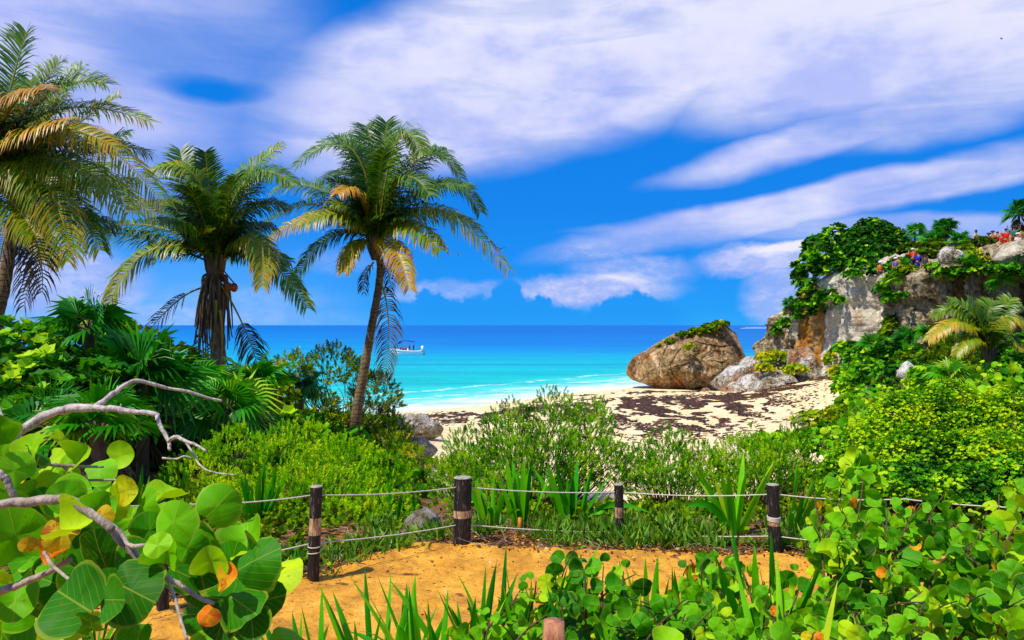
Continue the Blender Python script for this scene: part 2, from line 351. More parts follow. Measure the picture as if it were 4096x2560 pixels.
def H(x, y):
    x = np.asarray(x, float); y = np.asarray(y, float); sh = x.shape; p = np.stack([x.ravel(), y.ravel()], -1)
    z = np.linalg.norm(p[:, None] - CP[None, :, :2], axis=-1) @ _w + 3
    q = np.stack([p[:, 0], p[:, 1], 0 * p[:, 0]], -1)
    amp = np.clip((p[:, 1] - 8) / 8, 0, 1); z = z + amp * .12 * fbm(q * .35, 3) * np.clip(z, .15, 1)
    flat = np.clip((9.2 - p[:, 1]) / 1.2, 0, 1) * np.clip((p[:, 1] + 3) / 3, 0, 1); z = z * (1 - flat) + 5.8 * flat
    return z.reshape(sh)
def grid(g, xs, ys, zf, uv=False):
    X, Y = np.meshgrid(xs, ys); Z = zf(X, Y); n = len(xs)
    i = np.arange(len(ys) - 1)[:, None] * n; j = np.arange(n - 1)[None]
    g.add(np.stack([X, Y, Z], -1).reshape(-1, 3), np.stack([i + j, i + j + 1, i + n + j + 1, i + n + j], -1).reshape(-1, 4))
g = G()
xs = np.concatenate([np.linspace(-70, -20, 30)[:-1], np.linspace(-20, 35, 200)[:-1], np.linspace(35, 120, 40)])
ys = np.concatenate([np.linspace(-12, 4, 12)[:-1], np.linspace(4, 30, 120)[:-1], np.linspace(30, 130, 160)])
grid(g, xs, ys, H)
m, t = newmat('sand_and_soil'); p = t.node('ShaderNodeNewGeometry').outputs['Position']; X_, Y_, Z_ = t.sep(p)
sand = t.ramp(t.noise(p, 1.2, 6, .65), [(.3, 'cbab74'), (.5, 'e4cd9a'), (.7, 'f2e4bc')])
s_off = t.m('ADD', t.m('MULTIPLY', t.m('ADD', X_, 10.5), -.763), t.m('MULTIPLY', t.m('SUBTRACT', Y_, 71.7), .646))
deb = t.noise(t.mapping(p, sca=(1, 1.0, 1)), 3.4, 7, .75); sand = t.mix(t.ss(deb, .60, .66, 0, .75), sand, lin('7a4a28'))
orange = t.ss(t.noise(t.mapping(p, loc=(3, 1, 0)), .8, 4), .52, .66, 0, .7)
sand = t.mix(t.m('MULTIPLY', orange, t.ss(Y_, 40, 18)), sand, lin('d89c48'))
wet = t.ss(t.m('ADD', s_off, t.m('MULTIPLY', t.noise(p, .15, 3), 3.0)), -2.6, -.6, 0, .3); sand = t.mix(wet, sand, lin('d8c4a0'))
soil = t.ramp(t.noise(p, 14, 6, .7), [(.3, '2a1806'), (.5, '6a4214'), (.62, 'a86e26'), (.8, 'c89a58')])
zz = t.m('ADD', Z_, t.m('MULTIPLY', t.m('SUBTRACT', t.noise(p, .6, 4), .5), 1.6))
sf = t.m('MAXIMUM', t.ss(zz, 3.2, 4.4), t.ss(X_, -3, -7)); sf = t.m('MULTIPLY', sf, t.ss(Z_, .9, 1.6)); gap = t.m('MULTIPLY', t.ss(X_, -2.6, -1.9), t.ss(X_, -.2, -.9)); sf = t.m('MAXIMUM', sf, t.m('MULTIPLY', t.ss(Y_, 19, 15), t.m('SUBTRACT', 1.0, t.m('MULTIPLY', gap, t.ss(Y_, 8.6, 9.6)))))
t.put(t.b.inputs['Base Color'], t.mix(sf, sand, soil)); t.b.inputs['Roughness'].default_value = .95
bump(t, t.m('ADD', t.noise(p, 2.5, 5, .6), t.m('MULTIPLY', t.noise(p, 14, 4), .3)), .6, .15)
tag(g.build('ground', m, None, True), kind='structure')

# path: worn orange earth between the planting and the rope fence
edge = np.array([(-8,5.2),(-5.2,5.75),(-3.2,6.15),(-2.35,6.45),(-1.75,6.75),(-1.35,7.35),(-.95,7.72),(-.4,7.85),(.3,7.65),(1.2,7.6),(2.2,7.45),(3.0,7.3),(4.4,7.3),(8,7.0)])
def edgey(x): return np.interp(x, edge[:, 0], edge[:, 1]) + .09 * fbm(np.stack([x * 2.2, 0 * x, 0 * x], -1), 3)
n = 760; m2 = 240; g = G(); xs = np.concatenate([[-8, -7, -6], np.linspace(-5, 6, n - 5), [7, 8]]); fr = np.linspace(0, 1, m2) ** .7; X = np.tile(xs, (m2, 1)); E = edgey(xs); Yg = 1.0 + fr[:, None] * (E - 1.0)[None]
Zg = 5.8 + .012 + .045 * fbm(np.stack([X * 3.2, Yg * 4.2, 0 * X], -1), 5) + .012; 
rf_ = np.random.default_rng(11)
for k in range(260):
    fx, fy, fa = rf_.uniform(-3.5, 4.5), rf_.uniform(4.6, 7.9), rf_.normal() * .5 + (PI / 2 if rf_.random() < .25 else 0); L_, W_ = rf_.uniform(.09, .15), rf_.uniform(.04, .055)
    dx_, dy_ = X - fx, Yg - fy; a_ = dx_ * math.cos(fa) + dy_ * math.sin(fa); b_ = -dx_ * math.sin(fa) + dy_ * math.cos(fa); q_ = (a_ / L_) ** 2 + (b_ / W_) ** 2; Zg += rf_.uniform(.006, .018) * (-np.exp(-q_ * 1.5) + .45 * np.exp(-(np.sqrt(q_) - 1.35) ** 2 * 9))
Zg += .006 * fbm(np.stack([X * 16, Yg * 16, 0 * X], -1), 2); Zg[-1] = 5.79; Zg[:, 0] = 5.8; Zg[-2] -= .01
i = np.arange(m2 - 1)[:, None] * n; j = np.arange(n - 1)[None]
g.add(np.stack([X, Yg, Zg], -1).reshape(-1, 3), np.stack([i + j, i + j + 1, i + n + j + 1, i + n + j], -1).reshape(-1, 4))
m, t = newmat('orange_earth'); p = t.node('ShaderNodeNewGeometry').outputs['Position']
c = t.ramp(t.noise(p, 3.2, 6, .65), [(.28, '966212'), (.44, 'c4881c'), (.6, 'dd9f2a'), (.78, 'eebe60')])
st = t.noise(t.mapping(p, sca=(1, 2.4, 1)), 9, 5, .7); c = t.mix(t.ss(st, .56, .66, 0, .7), c, lin('9a5a16')); st2 = t.noise(t.mapping(p, loc=(4, 0, 0), sca=(1, 3, 1)), 22, 5, .75); c = t.mix(t.ss(st2, .60, .68, 0, .8), c, lin('6e3a10'))
c = t.mix(t.ss(t.noise(p, 45, 3), .62, .7, 0, .45), c, lin('6a3a12')); c = t.mix(t.ss(t.noise(p, 70, 2), .68, .74, 0, .6), c, lin('f4d49a'))
t.put(t.b.inputs['Base Color'], c); t.b.inputs['Roughness'].default_value = .95
bump(t, t.m('ADD', t.noise(p, 6, 6, .7), t.m('MULTIPLY', t.noise(p, 40, 4), .25)), .9, .05)
tag(g.build('path', m, None, True), kind='structure')

# ------------------------------------------------------------------ sea
g = G(); R_ = 30000.0
xs = np.array([-R_, -3000, -600, -120, -30, 0, 30, 120, 600, 3000, R_]); ys = np.array([40, 60, 75, 90, 105, 120, 160, 240, 500, 1500, 6000, R_])
grid(g, xs, ys, lambda x, y: 0 * x)
m, t = newmat('sea_water'); p = t.node('ShaderNodeNewGeometry').outputs['Position']; X_, Y_, Z_ = t.sep(p)
s_off = t.m('ADD', t.m('MULTIPLY', t.m('ADD', X_, 10.5), -.763), t.m('MULTIPLY', t.m('SUBTRACT', Y_, 71.7), .646))
s_off = t.m('MINIMUM', s_off, t.m('SUBTRACT', Y_, 96.0)) if False else s_off
sw = t.m('ADD', s_off, t.m('MULTIPLY', t.m('SUBTRACT', t.noise(t.mapping(p, rot=(0,0,-.87), sca=(.35, 1, 1)), .11, 5, .6), .5), 9.0))
lg = t.m('LOGARITHM', t.m('MAXIMUM', t.m('ADD', Y_, t.m('MULTIPLY', t.m('SUBTRACT', t.noise(t.mapping(p, sca=(.004, .02, 1)), 1, 4), .5), 30.0)), 1.0), 10.0)
deep = t.ramp(t.ss(lg, 1.85, 3.3, t='LINEAR'), [(0, '14ccc0'), (.14, '00bcbc'), (.30, '00a8c4'), (.36, '0090c8'), (.45, '007cc4'), (.75, '006cb8'), (1, '0068b8')])
lefty = t.ss(t.m('DIVIDE', X_, Y_), -.02, -.3, 0, .55); deep = t.mix(lefty, deep, t.ramp(t.ss(lg, 1.85, 3.3, t='LINEAR'), [(0, '14ccc0'), (.25, '00a8c4'), (.6, '0086c8'), (1, '0072bc')]))
shal = t.ramp(t.ss(sw, -3, 22, t='LINEAR'), [(0, 'f4f0e4'), (.12, 'e6f0e8'), (.26, 'b4e6e0'), (.42, '68d8ce'), (.7, '26ccc2'), (1, '0cc2bc')])
col = t.mix(t.ss(sw, 8, 30), shal, deep)
foam = t.noise(t.mapping(p, rot=(0,0,-.87), sca=(.22, 1.5, 1)), .5, 6, .7)
col = t.mix(t.m('MULTIPLY', t.ss(foam, .56, .68, 0, .6), t.ss(sw, 22, 4)), col, lin('f2fbfa'))
t.put(t.b.inputs['Base Color'], col); t.b.inputs['Roughness'].default_value = .22; t.b.inputs['Specular IOR Level'].default_value = .10
wv = t.m('ADD', t.noise(t.mapping(p, sca=(.5, 1.6, 1)), .7, 5, .6), t.m('MULTIPLY', t.noise(t.mapping(p, sca=(.3, 1, 1)), .12, 3), 2.0)); bump(t, wv, 1.0, .8)
stk = t.noise(t.mapping(p, rot=(0, 0, -.3), sca=(.05, .35, 1)), .35, 7, .7); stk2 = t.noise(t.mapping(p, sca=(.01, .12, 1)), .5, 5, .65)
col = t.mix(t.ss(stk, .46, .60, 0, .38), col, t.mix(1.0, col, (.45, .62, .8, 1), 'MULTIPLY')); col = t.mix(t.ss(stk2, .45, .6, 0, .4), col, t.mix(1.0, col, (.5, .68, .85, 1), 'MULTIPLY'))
for s0, wd_, am in ((3.5, 1.0, .8), (8.5, 1.2, .6), (15.0, 1.0, .45)):
    ln1 = t.m('ABSOLUTE', t.m('SUBTRACT', t.m('ADD', s_off, t.m('MULTIPLY', t.m('SUBTRACT', t.noise(p, .10, 5, .65), .5), 11.0)), s0))
    col = t.mix(t.m('MULTIPLY', t.ss(ln1, wd_, .1), t.ss(t.noise(t.mapping(p, loc=(s0, 0, 0)), .35, 5, .7), .40, .58, 0, am)), col, lin('f4fbf8'))
cap = t.noise(t.mapping(p, rot=(0, 0, -.5), sca=(.25, 1.6, 1)), .8, 5, .75); col = t.mix(t.m('MULTIPLY', t.ss(cap, .66, .72, 0, .5), t.ss(Y_, 260, 120)), col, lin('c8f4f0'))
gl_ = t.node('ShaderNodeBsdfGlossy'); gl_.inputs['Roughness'].default_value = .25; df = t.node('ShaderNodeBsdfDiffuse'); t.put(df.inputs['Color'], col)
nb = t.b.inputs['Normal'].links[0].from_socket; t.l.new(nb, gl_.inputs['Normal']); t.l.new(nb, df.inputs['Normal'])
mx = t.node('ShaderNodeMixShader'); mx.inputs[0].default_value = .09; t.l.new(df.outputs[0], mx.inputs[1]); t.l.new(gl_.outputs[0], mx.inputs[2]); t.l.new(mx.outputs[0], t.out.inputs[0])
tag(g.build('water', m), kind='structure')
g = G()
for (a, b, Y, hh, dd) in [(738,800,1900,.45,30),(742,790,2600,.5,50)]:
    xs_ = np.linspace(at(a, 325, Y)[0], at(b, 325, Y)[0], 60); ph = np.linspace(0, PI, 7)
    V = np.stack([np.tile(xs_[:, None], (1, 7)), Y + dd * np.cos(ph)[None] + 8 * fbm(np.stack([xs_ / 30, 0*xs_, 0*xs_], -1), 3)[:, None], np.maximum(0.02, hh * np.sin(ph)[None] * (1 + .5 * fbm(np.stack([xs_ / 15, 0*xs_, 0*xs_], -1), 3))[:, None])], -1)
    i = np.arange(59)[:, None] * 7; j = np.arange(6)[None]; g.add(V.reshape(-1, 3), np.stack([i+j, i+j+1, i+7+j+1, i+7+j], -1).reshape(-1, 4))
tag(g.build('breaking_swell', simple('swell_foam', 'dff2f6', .5, .2, .05)), kind='structure')

# ------------------------------------------------------------------ cliff
def cliff():
    # plan line of the face seen from the camera: pixel column -> distance, foot row, face-top row, crest row
    K = np.array([(765,100,352,345,340),(778,96,352,322,316),(790,92,350,308,300),(805,86,350,296,284),(820,80,348,290,268),(835,75,346,282,258),(850,71,344,275,256),(875,67,343,277,255),
                  (900,64,342,283,252),(925,61,341,277,249),(950,58.5,341,270,247),(975,56.5,341,268,243),(1000,55,341,268,238),(1024,54,341,268,234),(1060,52.5,342,266,230),(1150,49,342,260,226)], float)
    n = 420; u = np.linspace(765, 1150, n); D, f0, f1, f2 = [np.interp(u, K[:, 0], K[:, k]) for k in (1, 2, 3, 4)]
    x = (u - CX) / F * D; P = np.stack([x, D], -1); nrm = np.gradient(P, axis=0); nrm = norm(np.stack([nrm[:, 1], -nrm[:, 0]], -1))
    nrm *= np.sign(-(nrm * P).sum(-1))[:, None]
    back = -norm(.45 * nrm + .55 * np.stack([-P[:, 0], -P[:, 1]], -1) / np.linalg.norm(P, axis=1)[:, None])
    z = lambda row, d: ZC - (row - HY) / F * d
    zf = z(f0, D) - 3.5; zt = z(f1, D); nv = 150; V = np.zeros((nv, n, 3))
    depth = np.interp(u, [765, 800, 850, 1150], [2, 6, 8, 9.])
    zc = z(f2, D + depth)
    for k in range(nv):
        s = k / (nv - 1)
        if s < .62: a = s / .62; off = 0.25 * math.sin(a * PI) - a * .8 * -1 * 0; dd = off; zz = zf + (zt - zf) * a
        elif s < .84: a = (s - .62) / .22; dd = depth * a; zz = zt + (zc - zt) * (a ** .8)
        elif s < .93: a = (s - .84) / .09; dd = depth + 14 * a; zz = zc + .2 * a
        else: a = (s - .93) / .07; dd = depth + 14 + 3 * a; zz = zc + .2 - (zc + 5) * a
        V[k, :, :2] = P + back * dd[:, None] if np.ndim(dd) else P + back * dd
        V[k, :, 2] = zz
    # columns, pits and crevices
    uu = np.tile(np.cumsum(np.r_[0, np.linalg.norm(np.diff(P, axis=0), axis=1)]), (nv, 1)); S = np.linspace(0, 1, nv)[:, None]
    face = np.clip(S / .04, 0, 1) * np.clip((.70 - S) / .1, 0, 1)
    q = np.stack([uu * .42, V[..., 2] * .10, 0 * uu], -1); grv = fbm(q, 3, True)
    q2 = V * .8; d = face * (1.5 * np.sign(grv) * abs(grv) ** .8 + .9 * fbm(V * [.35, .35, .25], 5) + .45 * fbm(V * [1.5, 1.5, .8], 4, True) + .22 * fbm(V * 3.6, 3, True) - 1.0 * np.exp(-((V[..., 2] - 9.5 - fbm(V * [.2, .2, 0], 2)) / .5) ** 2) * .5)
    crev = np.zeros_like(d)
    for cu, wd, amp in [(893, 1.6, 1.6), (913, 1.4, 1.2), (938, 1.6, 1.4), (962, 1.8, 1.8), (982, 1.2, 1.0), (1020, 3.5, 3.0), (868, 2, 1.0)]:
        iu = int((cu - 765) / 385 * (n - 1)); c = uu[0, iu]; wob = .5 * fbm(np.stack([V[..., 2] * .3, 0*uu + cu, 0*uu], -1), 2)
        crev -= amp * np.exp(-((uu - c + wob) / (wd * .28)) ** 2) * np.clip(S / .03, 0, 1) * np.clip((.66 - S) / .12, 0, 1)
    d = d + crev
    V[..., 0] += nrm[None, :, 0] * d; V[..., 1] += nrm[None, :, 1] * d
    V[..., 2] += (1 - face) * .9 * fbm(V * .7, 5, True) * np.clip(S / .6, 0, 1) + face * .15 * fbm(V * 1.3, 4)
    g = G(); i = np.arange(nv - 1)[:, None] * n; j = np.arange(n - 1)[None]
    g.add(V.reshape(-1, 3), np.stack([i+j, i+j+1, i+n+j+1, i+n+j], -1).reshape(-1, 4))
    o = tag(g.build('cliff', M['cliff'], None, False), kind='structure'); return V
CV = cliff()
_cf = CV.reshape(-1, 3)
def cliff_at(px, py, Ymin=0, Ymax=1e9):
    """point of the rock seen in this direction (nearest vertex)"""
    ok = (_cf[:, 1] > 45) & (_cf[:, 1] < 118); c = _cf[ok]
    qx = CX + F * c[:, 0] / c[:, 1]; qy = HY - F * (c[:, 2] - ZC) / c[:, 1]
    d = (qx - px) ** 2 + (qy - py) ** 2 * 1.2; near = np.where(d < d.min() + 9)[0]; k = near[np.argmin(c[near, 1])]; return c[k].copy()

# ------------------------------------------------------------------ rocks
def rock(name, label, cat, poly, Y, thick, mat, noise=.12, res=260, loc_y=None, parent=None, grp=None, facet=.5, frq=1.0, sub=0):
    pts = np.array([at(a, b, Y) for a, b in poly]); c = pts.mean(0); q = (pts - c)[:, [0, 2]]
    ang = np.arctan2(q[:, 1], q[:, 0]); rad = np.hypot(q[:, 0], q[:, 1]); o = np.argsort(ang); ang = ang[o]; rad = rad[o]
    nt, nphi = res, res // 2; th = np.linspace(-PI, PI, nt, endpoint=False); Rr = np.interp(th, np.r_[ang - 2*PI, ang, ang + 2*PI], np.r_[rad, rad, rad])
    ph = np.linspace(-PI / 2, PI / 2, nphi); cs = np.cos(ph) ** facet; sn = np.sin(ph)
    sn = np.sign(sn) * abs(sn) ** .9
    V = np.zeros((nphi, nt, 3)); V[..., 0] = c[0] + cs[:, None] * (Rr * np.cos(th))[None]; V[..., 2] = c[2] + cs[:, None] * (Rr * np.sin(th))[None]; V[..., 1] = Y + thick * sn[:, None]
    rk = np.random.default_rng(int(abs(c[0] * 37 + c[2] * 91)) + nt)
    for _ in range(11):
        pn = norm(rk.normal(size=3) * [1, .6, 1]); pn[1] = -abs(pn[1]) - .55; pn = pn / np.linalg.norm(pn); sp = (V - c) @ pn; hh_ = sp.max() * rk.uniform(.70, .9); V = V - np.maximum(0, sp - hh_)[..., None] * pn * .92
    s = rad.mean(); nn = norm(V - c); q = V * frq / s * 1.6 + Y
    cell = np.floor(3.0 * fbm(q * .9 + 40, 2) + .5) / 3; d = s * noise * (1.0 * fbm(q, 5) + .55 * fbm(q * 2.2, 5, True) +   .30 * fbm(q * 6.5, 3, True) + .16 * fbm(q * 17, 3, True) + .9 * cell - .15)
    d = d * (.22 + .78 * (1 - cs[:, None] ** 3))
    V += nn * d[..., None]
    if sub: V[..., 1] += s * sub * np.round(2.2 * fbm(q * .5 + 9, 2)) / 3
    g = G(); i = np.arange(nphi - 1)[:, None] * nt; j = np.arange(nt)[None]; k = (j + 1) % nt
    g.add(V.reshape(-1, 3), np.stack([i+j, i+k, i+nt+k, i+nt+j], -1).reshape(-1, 4))
    bl = np.array([c[0], Y, pts[:, 2].min()])
    if parent is not None: return g.build(name, mat, parent, False, loc=parent.location)
    o = g.build(name, mat, None, False, loc=bl); tag(o, label, cat, grp); return o
bp = [(628.4,374.4),(630,366),(635,358),(648.5,351.6),(658,345),(669,339),(688,333),(703,327),(714,324),(721,322.7),(726,324.3),(733,330),(740.5,334),(741.5,344.4),(745,353),(749,362),(746,372),(728,381),(713.6,384.5),(693,387),(666,387.8),(645.4,383.7),(633,379.5)]
Yb = 97.0; bb = at(688, 388, Yb)
boulder = empty('boulder', bb, 'huge wedge-shaped brown boulder with green growth on its ridge, at the water edge', 'boulder')
rock('rock', None, None, bp, Yb, 5.0, M['boulder'], .11, 300, parent=boulder, facet=.30, sub=.10)
o_ = rock('overhung_base', None, None, [(650,381),(672,382),(690,384),(680,390),(655,389)], Yb + .5, 3, M['boulder'], .1, 60, parent=boulder)
RK = 'rocks heaped between the big boulder and the cliff'
rock('beach_rock', 'long low slanting rock slab reaching from the boulder towards the cliff', 'rock', [(712,384),(725,374),(742,366),(760,358),(778,351),(792,350),(800,362),(790,378),(770,388),(745,394),(728,392),(716,388)], 86, 3.5, M['rock'], .2, 180, grp=RK, sub=.08)
rock('beach_rock', 'rounded pale grey rock with white top left of the dark cleft', 'rock', [(752,396),(756,386),(766,376),(776,371),(786,372),(795,380),(799,392),(798,403),(780,404),(762,402)], 80, 3, M['rock'], .14, 150, grp=RK)
rock('beach_rock', 'tall grey pillar rock with orange stained side right of the dark cleft', 'rock', [(799,401),(799,386),(803,376),(790,366),(792,352),(802,347),(815,348),(822,356),(829,368),(828,384),(822,394),(812,401)], 79, 2.6, M['rock'], .14, 150, grp=RK)
rock('beach_rock', 'dark ledge rock behind the rounded pale rock, low and tan', 'rock', [(722,392),(738,382),(757,375),(768,380),(760,392),(748,399),(732,396)], 83, 2.5, M['rock'], .2, 120, grp=RK)
rock('beach_rock', 'small flat rounded stone lying on the sand below the pale rock', 'rock', [(768,404),(773,400),(784,399),(792,402),(791,409),(780,410),(770,408)], 75, 1.6, M['rock'], .1, 80, grp=RK)
rock('beach_rock', 'flat pale rock lying low where the sand meets the green shrubs', 'rock', [(800,406),(808,398),(820,393),(832,396),(836,403),(824,409),(806,411)], 73, 1.8, M['rock'], .14, 90, grp=RK)
rock('beach_rock', 'yellow-orange stone at the foot of the slab beside the sand', 'rock', [(735,397),(745,391),(760,394),(768,399),(764,405),(750,406),(738,402)], 82, 1.6, M['rock'], .12, 80, grp=RK)
rock('pointed_rock', 'small pointed white rock sticking out of the green shrubs on the right slope', 'rock', [(896,378),(902,369),(908,361),(914,366),(916,378),(910,386),(900,386)], 40, .5, M['white_rock'], .12, 90)
rock('clifftop_rock', 'large bright white rock on the cliff edge below the tall fan palm', 'rock', [(940,257),(943,250),(947,248),(953,250),(959,251),(963,257),(957,262),(948,264),(942,262)], 56, .8, M['white_rock'], .16, 100)
rock('clifftop_rock', 'brown craggy rock under the group of people at the right end of the cliff top', 'rock', [(996,260),(1002,250),(1010,245),(1024,242),(1040,241),(1045,254),(1020,260),(1004,264)], 55.5, 1.6, M['cliff'], .25, 100)
for (a, b, wd_, Y), nth in zip([(716,400,6,84),(728,404,5,81),(742,408,7,78),(757,409,5,77),(790,412,6,73),(804,414,5,71),(722,396,5,85),(764,403,4,79),(835,409,6,70),(706,391,5,88)], ['second', 'fourth', 'fifth', 'sixth', 'eighth', 'ninth', 'third', 'seventh', 'last', 'first']):
    rock('beach_stone', nth + ' from the left of the small tan stones at the foot of the beach rocks', 'stone', [(a-wd_,b+1.5),(a-wd_*.8,b-1.5),(a-1,b-3.2),(a+wd_*.7,b-2),(a+wd_,b+1),(a,b+2.5)], Y, wd_ / F * Y * .8, M['boulder'], .16, 70, grp='small stones at the foot of the beach rocks')
rock('grey_slab', 'long grey pitted rock at the left edge of the beach beside the palm bushes', 'rock', [(398,420),(404,414),(415,415),(430,421),(444,429),(440,436),(420,434),(404,428)], 44, .8, M['grey_rock'], .12, 110)
rock('grey_slab', 'smooth grey rock slab on the sandy slope between the bushes', 'rock', [(402,452),(406,440),(416,438),(430,444),(438,451),(430,458),(412,458)], 27, .5, M['grey_rock'], .1, 90)
rock('pitted_rock', 'dark pitted rock on the ground left of the thick centre post', 'rock', [(400,546),(404,530),(412,514),(424,510),(436,516),(440,530),(440,546),(425,552)], 8.35, .22, M['grey_rock'], .22, 110, frq=2)

# ------------------------------------------------------------------ leaf prototypes
QF = np.array([[0, 1, 2, 3]])
LEAF = np.array([[0, 0, 0], [.3, .5, .08], [0, 1, -.04], [-.3, .5, .08]], float)         # pointed little leaf
def disc(n=8, fold=.12): 
    a = np.linspace(0, 2 * PI, n, endpoint=False) + PI / 2 + PI; x = np.cos(a) * .5; y = np.sin(a) * .46 + .46
    return np.stack([x, y, fold * abs(x) * 2], -1), np.array([[i for i in range(n)]])
DISC, DISCF = disc()
DISCUV = DISC[:, :2] * [2, 1]
def rich_leaf(na=22, nr=5, cup=.18, wav=.03, seed=0):
    r_ = np.random.default_rng(seed); V = [(0, .5, 0)]; a = np.linspace(0, 2*PI, na, endpoint=False)
    for k in range(1, nr + 1):
        r = k / nr; x = np.cos(a) * .54 * r; y = np.sin(a) * .48 * r + .5
        notch = np.exp(-((a - 1.5*PI) / .35) ** 2) * .13 * r; y = y + notch
        ph = r_.random() * 6; z = cup * (x * x) * 2 - .16 * (y - .5) ** 2 + wav * r * np.sin(3 * a + seed) + wav * .6 * r * np.sin(7 * a + seed * 2)
        V += list(zip(x, y, z))
    V = np.array(V); T3 = [[0, 1 + i, 1 + (i + 1) % na] for i in range(na)]; Q = []
    for k in range(nr - 1):
        b = 1 + k * na; Q += [[b + i, b + na + i, b + na + (i+1) % na, b + (i+1) % na] for i in range(na)]
    return V, np.array(T3), np.array(Q), V[:, :2] * [2, 1]
RICH = [rich_leaf(seed=s, cup=c, wav=w_) for s, c, w_ in [(1, .25, .03), (2, -.3, .035), (3, .6, .045), (4, .05, .06), (5, 1.0, .05), (6, -.55, .06)]]
MIDL = [rich_leaf(12, 2, c, w_, s) for s, c, w_ in [(1, .3, .03), (2, -.3, .03), (3, .6, .05)]]
def add_leaves(g, pos, dirs, ups, size, tint, protos):
    N = len(pos); k = rng.integers(0, len(protos), N); R = frames(dirs, ups); size = np.broadcast_to(size, (N,)); tint = np.broadcast_to(tint, (N,))
    for q, (V, T3, Q, uv) in enumerate(protos):
        s = k == q
        if s.any():
            n0 = len(V); pos_, R_2 = pos[s], R[s]; Vv = np.einsum('nij,kj->nki', R_2, V) * size[s][:, None, None] + pos_[:, None]
            b = (np.arange(s.sum()) * n0)[:, None, None]; base = g.n
            g.add(Vv.reshape(-1, 3), (Q[None] + b).reshape(-1, 4), np.repeat(tint[s], n0), np.tile(uv, (s.sum(), 1)))
            g.Fb.append((T3[None] + b).reshape(-1, 3) + base)
def twig_proto(kind='small', seed=0):
    r = np.random.default_rng(seed); V = []; Fq = []; tn = []
    if kind == 'small':
        for k in range(11):
            h = .15 + .85 * k / 10; a = k * 2.4; tilt = .9 - .45 * h; d = np.array([math.cos(a) * math.sin(tilt), math.sin(a) * math.sin(tilt), math.cos(tilt)])
            R = frames(d[None], np.array([[0, 0, 1.]]))[0]; L = LEAF * [.75, 1, 1] * (.34 + .06 * r.random()) @ R.T + [0, 0, h * .72]; Fq.append([len(V) + i for i in range(4)]); V += list(L)
            tn += [.16 * h - .05] * 4
        return np.array(V), np.array(Fq), np.array(tn)
    for k in range(6):                                   # rosette of broader leaves
        a = k * 2.4 + r.random(); tilt = .75 + .5 * r.random(); d = np.array([math.cos(a) * math.sin(tilt), math.sin(a) * math.sin(tilt), math.cos(tilt)])
        R = frames(d[None], np.array([[0, 0, 1.]]))[0]; L = LEAF * [1.5, 1, 1] * (.6 + .2 * r.random()) @ R.T; Fq.append([len(V) + i for i in range(4)]); V += list(L); tn += [.1 * r.random()] * 4
    return np.array(V), np.array(Fq), np.array(tn)
TW = [twig_proto('small', s) for s in range(3)]; RO = [twig_proto('rosette', s) for s in range(4)]

def shrub(name, label, cat, lobes, mat, twig, size, dens, tint=(.25, .75), group=None, stems=40, base=None, upward=.9, fill=.35, stemmat=None, grow=None, extra=0):
    """lobes: (centre, (rx, ry, rz)) ellipsoids; twigs sit on and just under their surface"""
    lobes = [(np.asarray(c, float), np.asarray(r, float)) for c, r in lobes]
    allc = np.array([c for c, r in lobes])
    if base is None: bx, by = allc[:, 0].mean(), allc[:, 1].mean(); base = np.array([bx, by, float(H(np.array([bx]), np.array([by]))[0])])
    root = empty(name, base, label, cat, group); g = G(); tips = []
    for c, r in lobes:
        area = 2 * PI * ((r[0] * r[1]) ** 1.6 + (r[0] * r[2]) ** 1.6 + (r[1] * r[2]) ** 1.6) ** (1 / 1.6) / 3 ** (1 / 1.6) * 2
        N = max(12, int(dens * area / size ** 2)); d = rdir(N * 2); d = d[d[:, 2] > -.35][:N]; N = len(d)
        rr = 1 - fill * rng.random(N) ** 1.5 + .10 * fbm(d * 2.2 + c, 3) * 2
        p = c + d * r * rr[:, None]; nd = norm(d * .9 + [0, 0, upward] + .45 * rng.normal(size=(N, 3)))
        clump = fbm(p * (1.1 / max(.35, r.mean() * .5)), 3); tt = np.clip(tint[0] + (tint[1] - tint[0]) * (.5 + clump * 1.3 + .3 * rng.normal(size=N)), 0, .98); tt = np.where(rng.random(N) < .03, 1.0, tt)
        keep = (fbm(p * (2.4 / max(.4, r.mean())) + 31, 2) > -.42); p, nd, tt = p[keep], nd[keep], tt[keep]
        other = np.zeros(len(p), bool)
        for c2, r2 in lobes:
            if c2 is not c: other |= (((p - c2) / r2) ** 2).sum(-1) < .5
        p, nd, tt = p[~other], nd[~other], tt[~other]; k = rng.integers(0, len(twig), len(p)); R = frames(nd, rdir(len(p)))
        R = np.stack([R[..., 0], R[..., 2], R[..., 1]], -1)
        for q, (V, Fq, tn) in enumerate(twig):
            s = k == q
            if s.any(): g.scatter(V, Fq, p[s], R[s], size * (.7 + .6 * rng.random(s.sum())), tt[s], ptint=tn)
        tips.append(p[rng.integers(0, len(p), max(3, stems // len(lobes)))] if len(p) else np.zeros((0, 3)))
    g.build('foliage', mat, root, loc=base); gs = G(); tips = np.concatenate(tips)
    for p in tips:
        b0 = base + np.array([*(p - base)[:2] * (.25 if grow is None else grow) + rng.normal(size=2) * .08, -.05]); b0[2] = min(b0[2] + 0, p[2] - .1); mid = (b0 + p) / 2 + rng.normal(size=3) * .08 * np.linalg.norm(p - b0) + [0, 0, -.02]
        L = np.linalg.norm(p - b0); gs.tube(bez(b0, mid, p, 6), np.linspace(.011, .003, 6) * min(max(.5, L), 1.8), 3)
    if len(tips): gs.build('branches', stemmat or M['twig'], root, loc=base)
    return root
def lob(px, py_top, halfw, Y, hh=None, dy=1.0):
    """ellipsoid lobe whose top shows at (px, py_top), half width and half height in pixels"""
    hh = hh or halfw; r = halfw / F * Y; rz = hh / F * Y; c = at(px, py_top + hh, Y); return (c, (r, r * dy, rz))

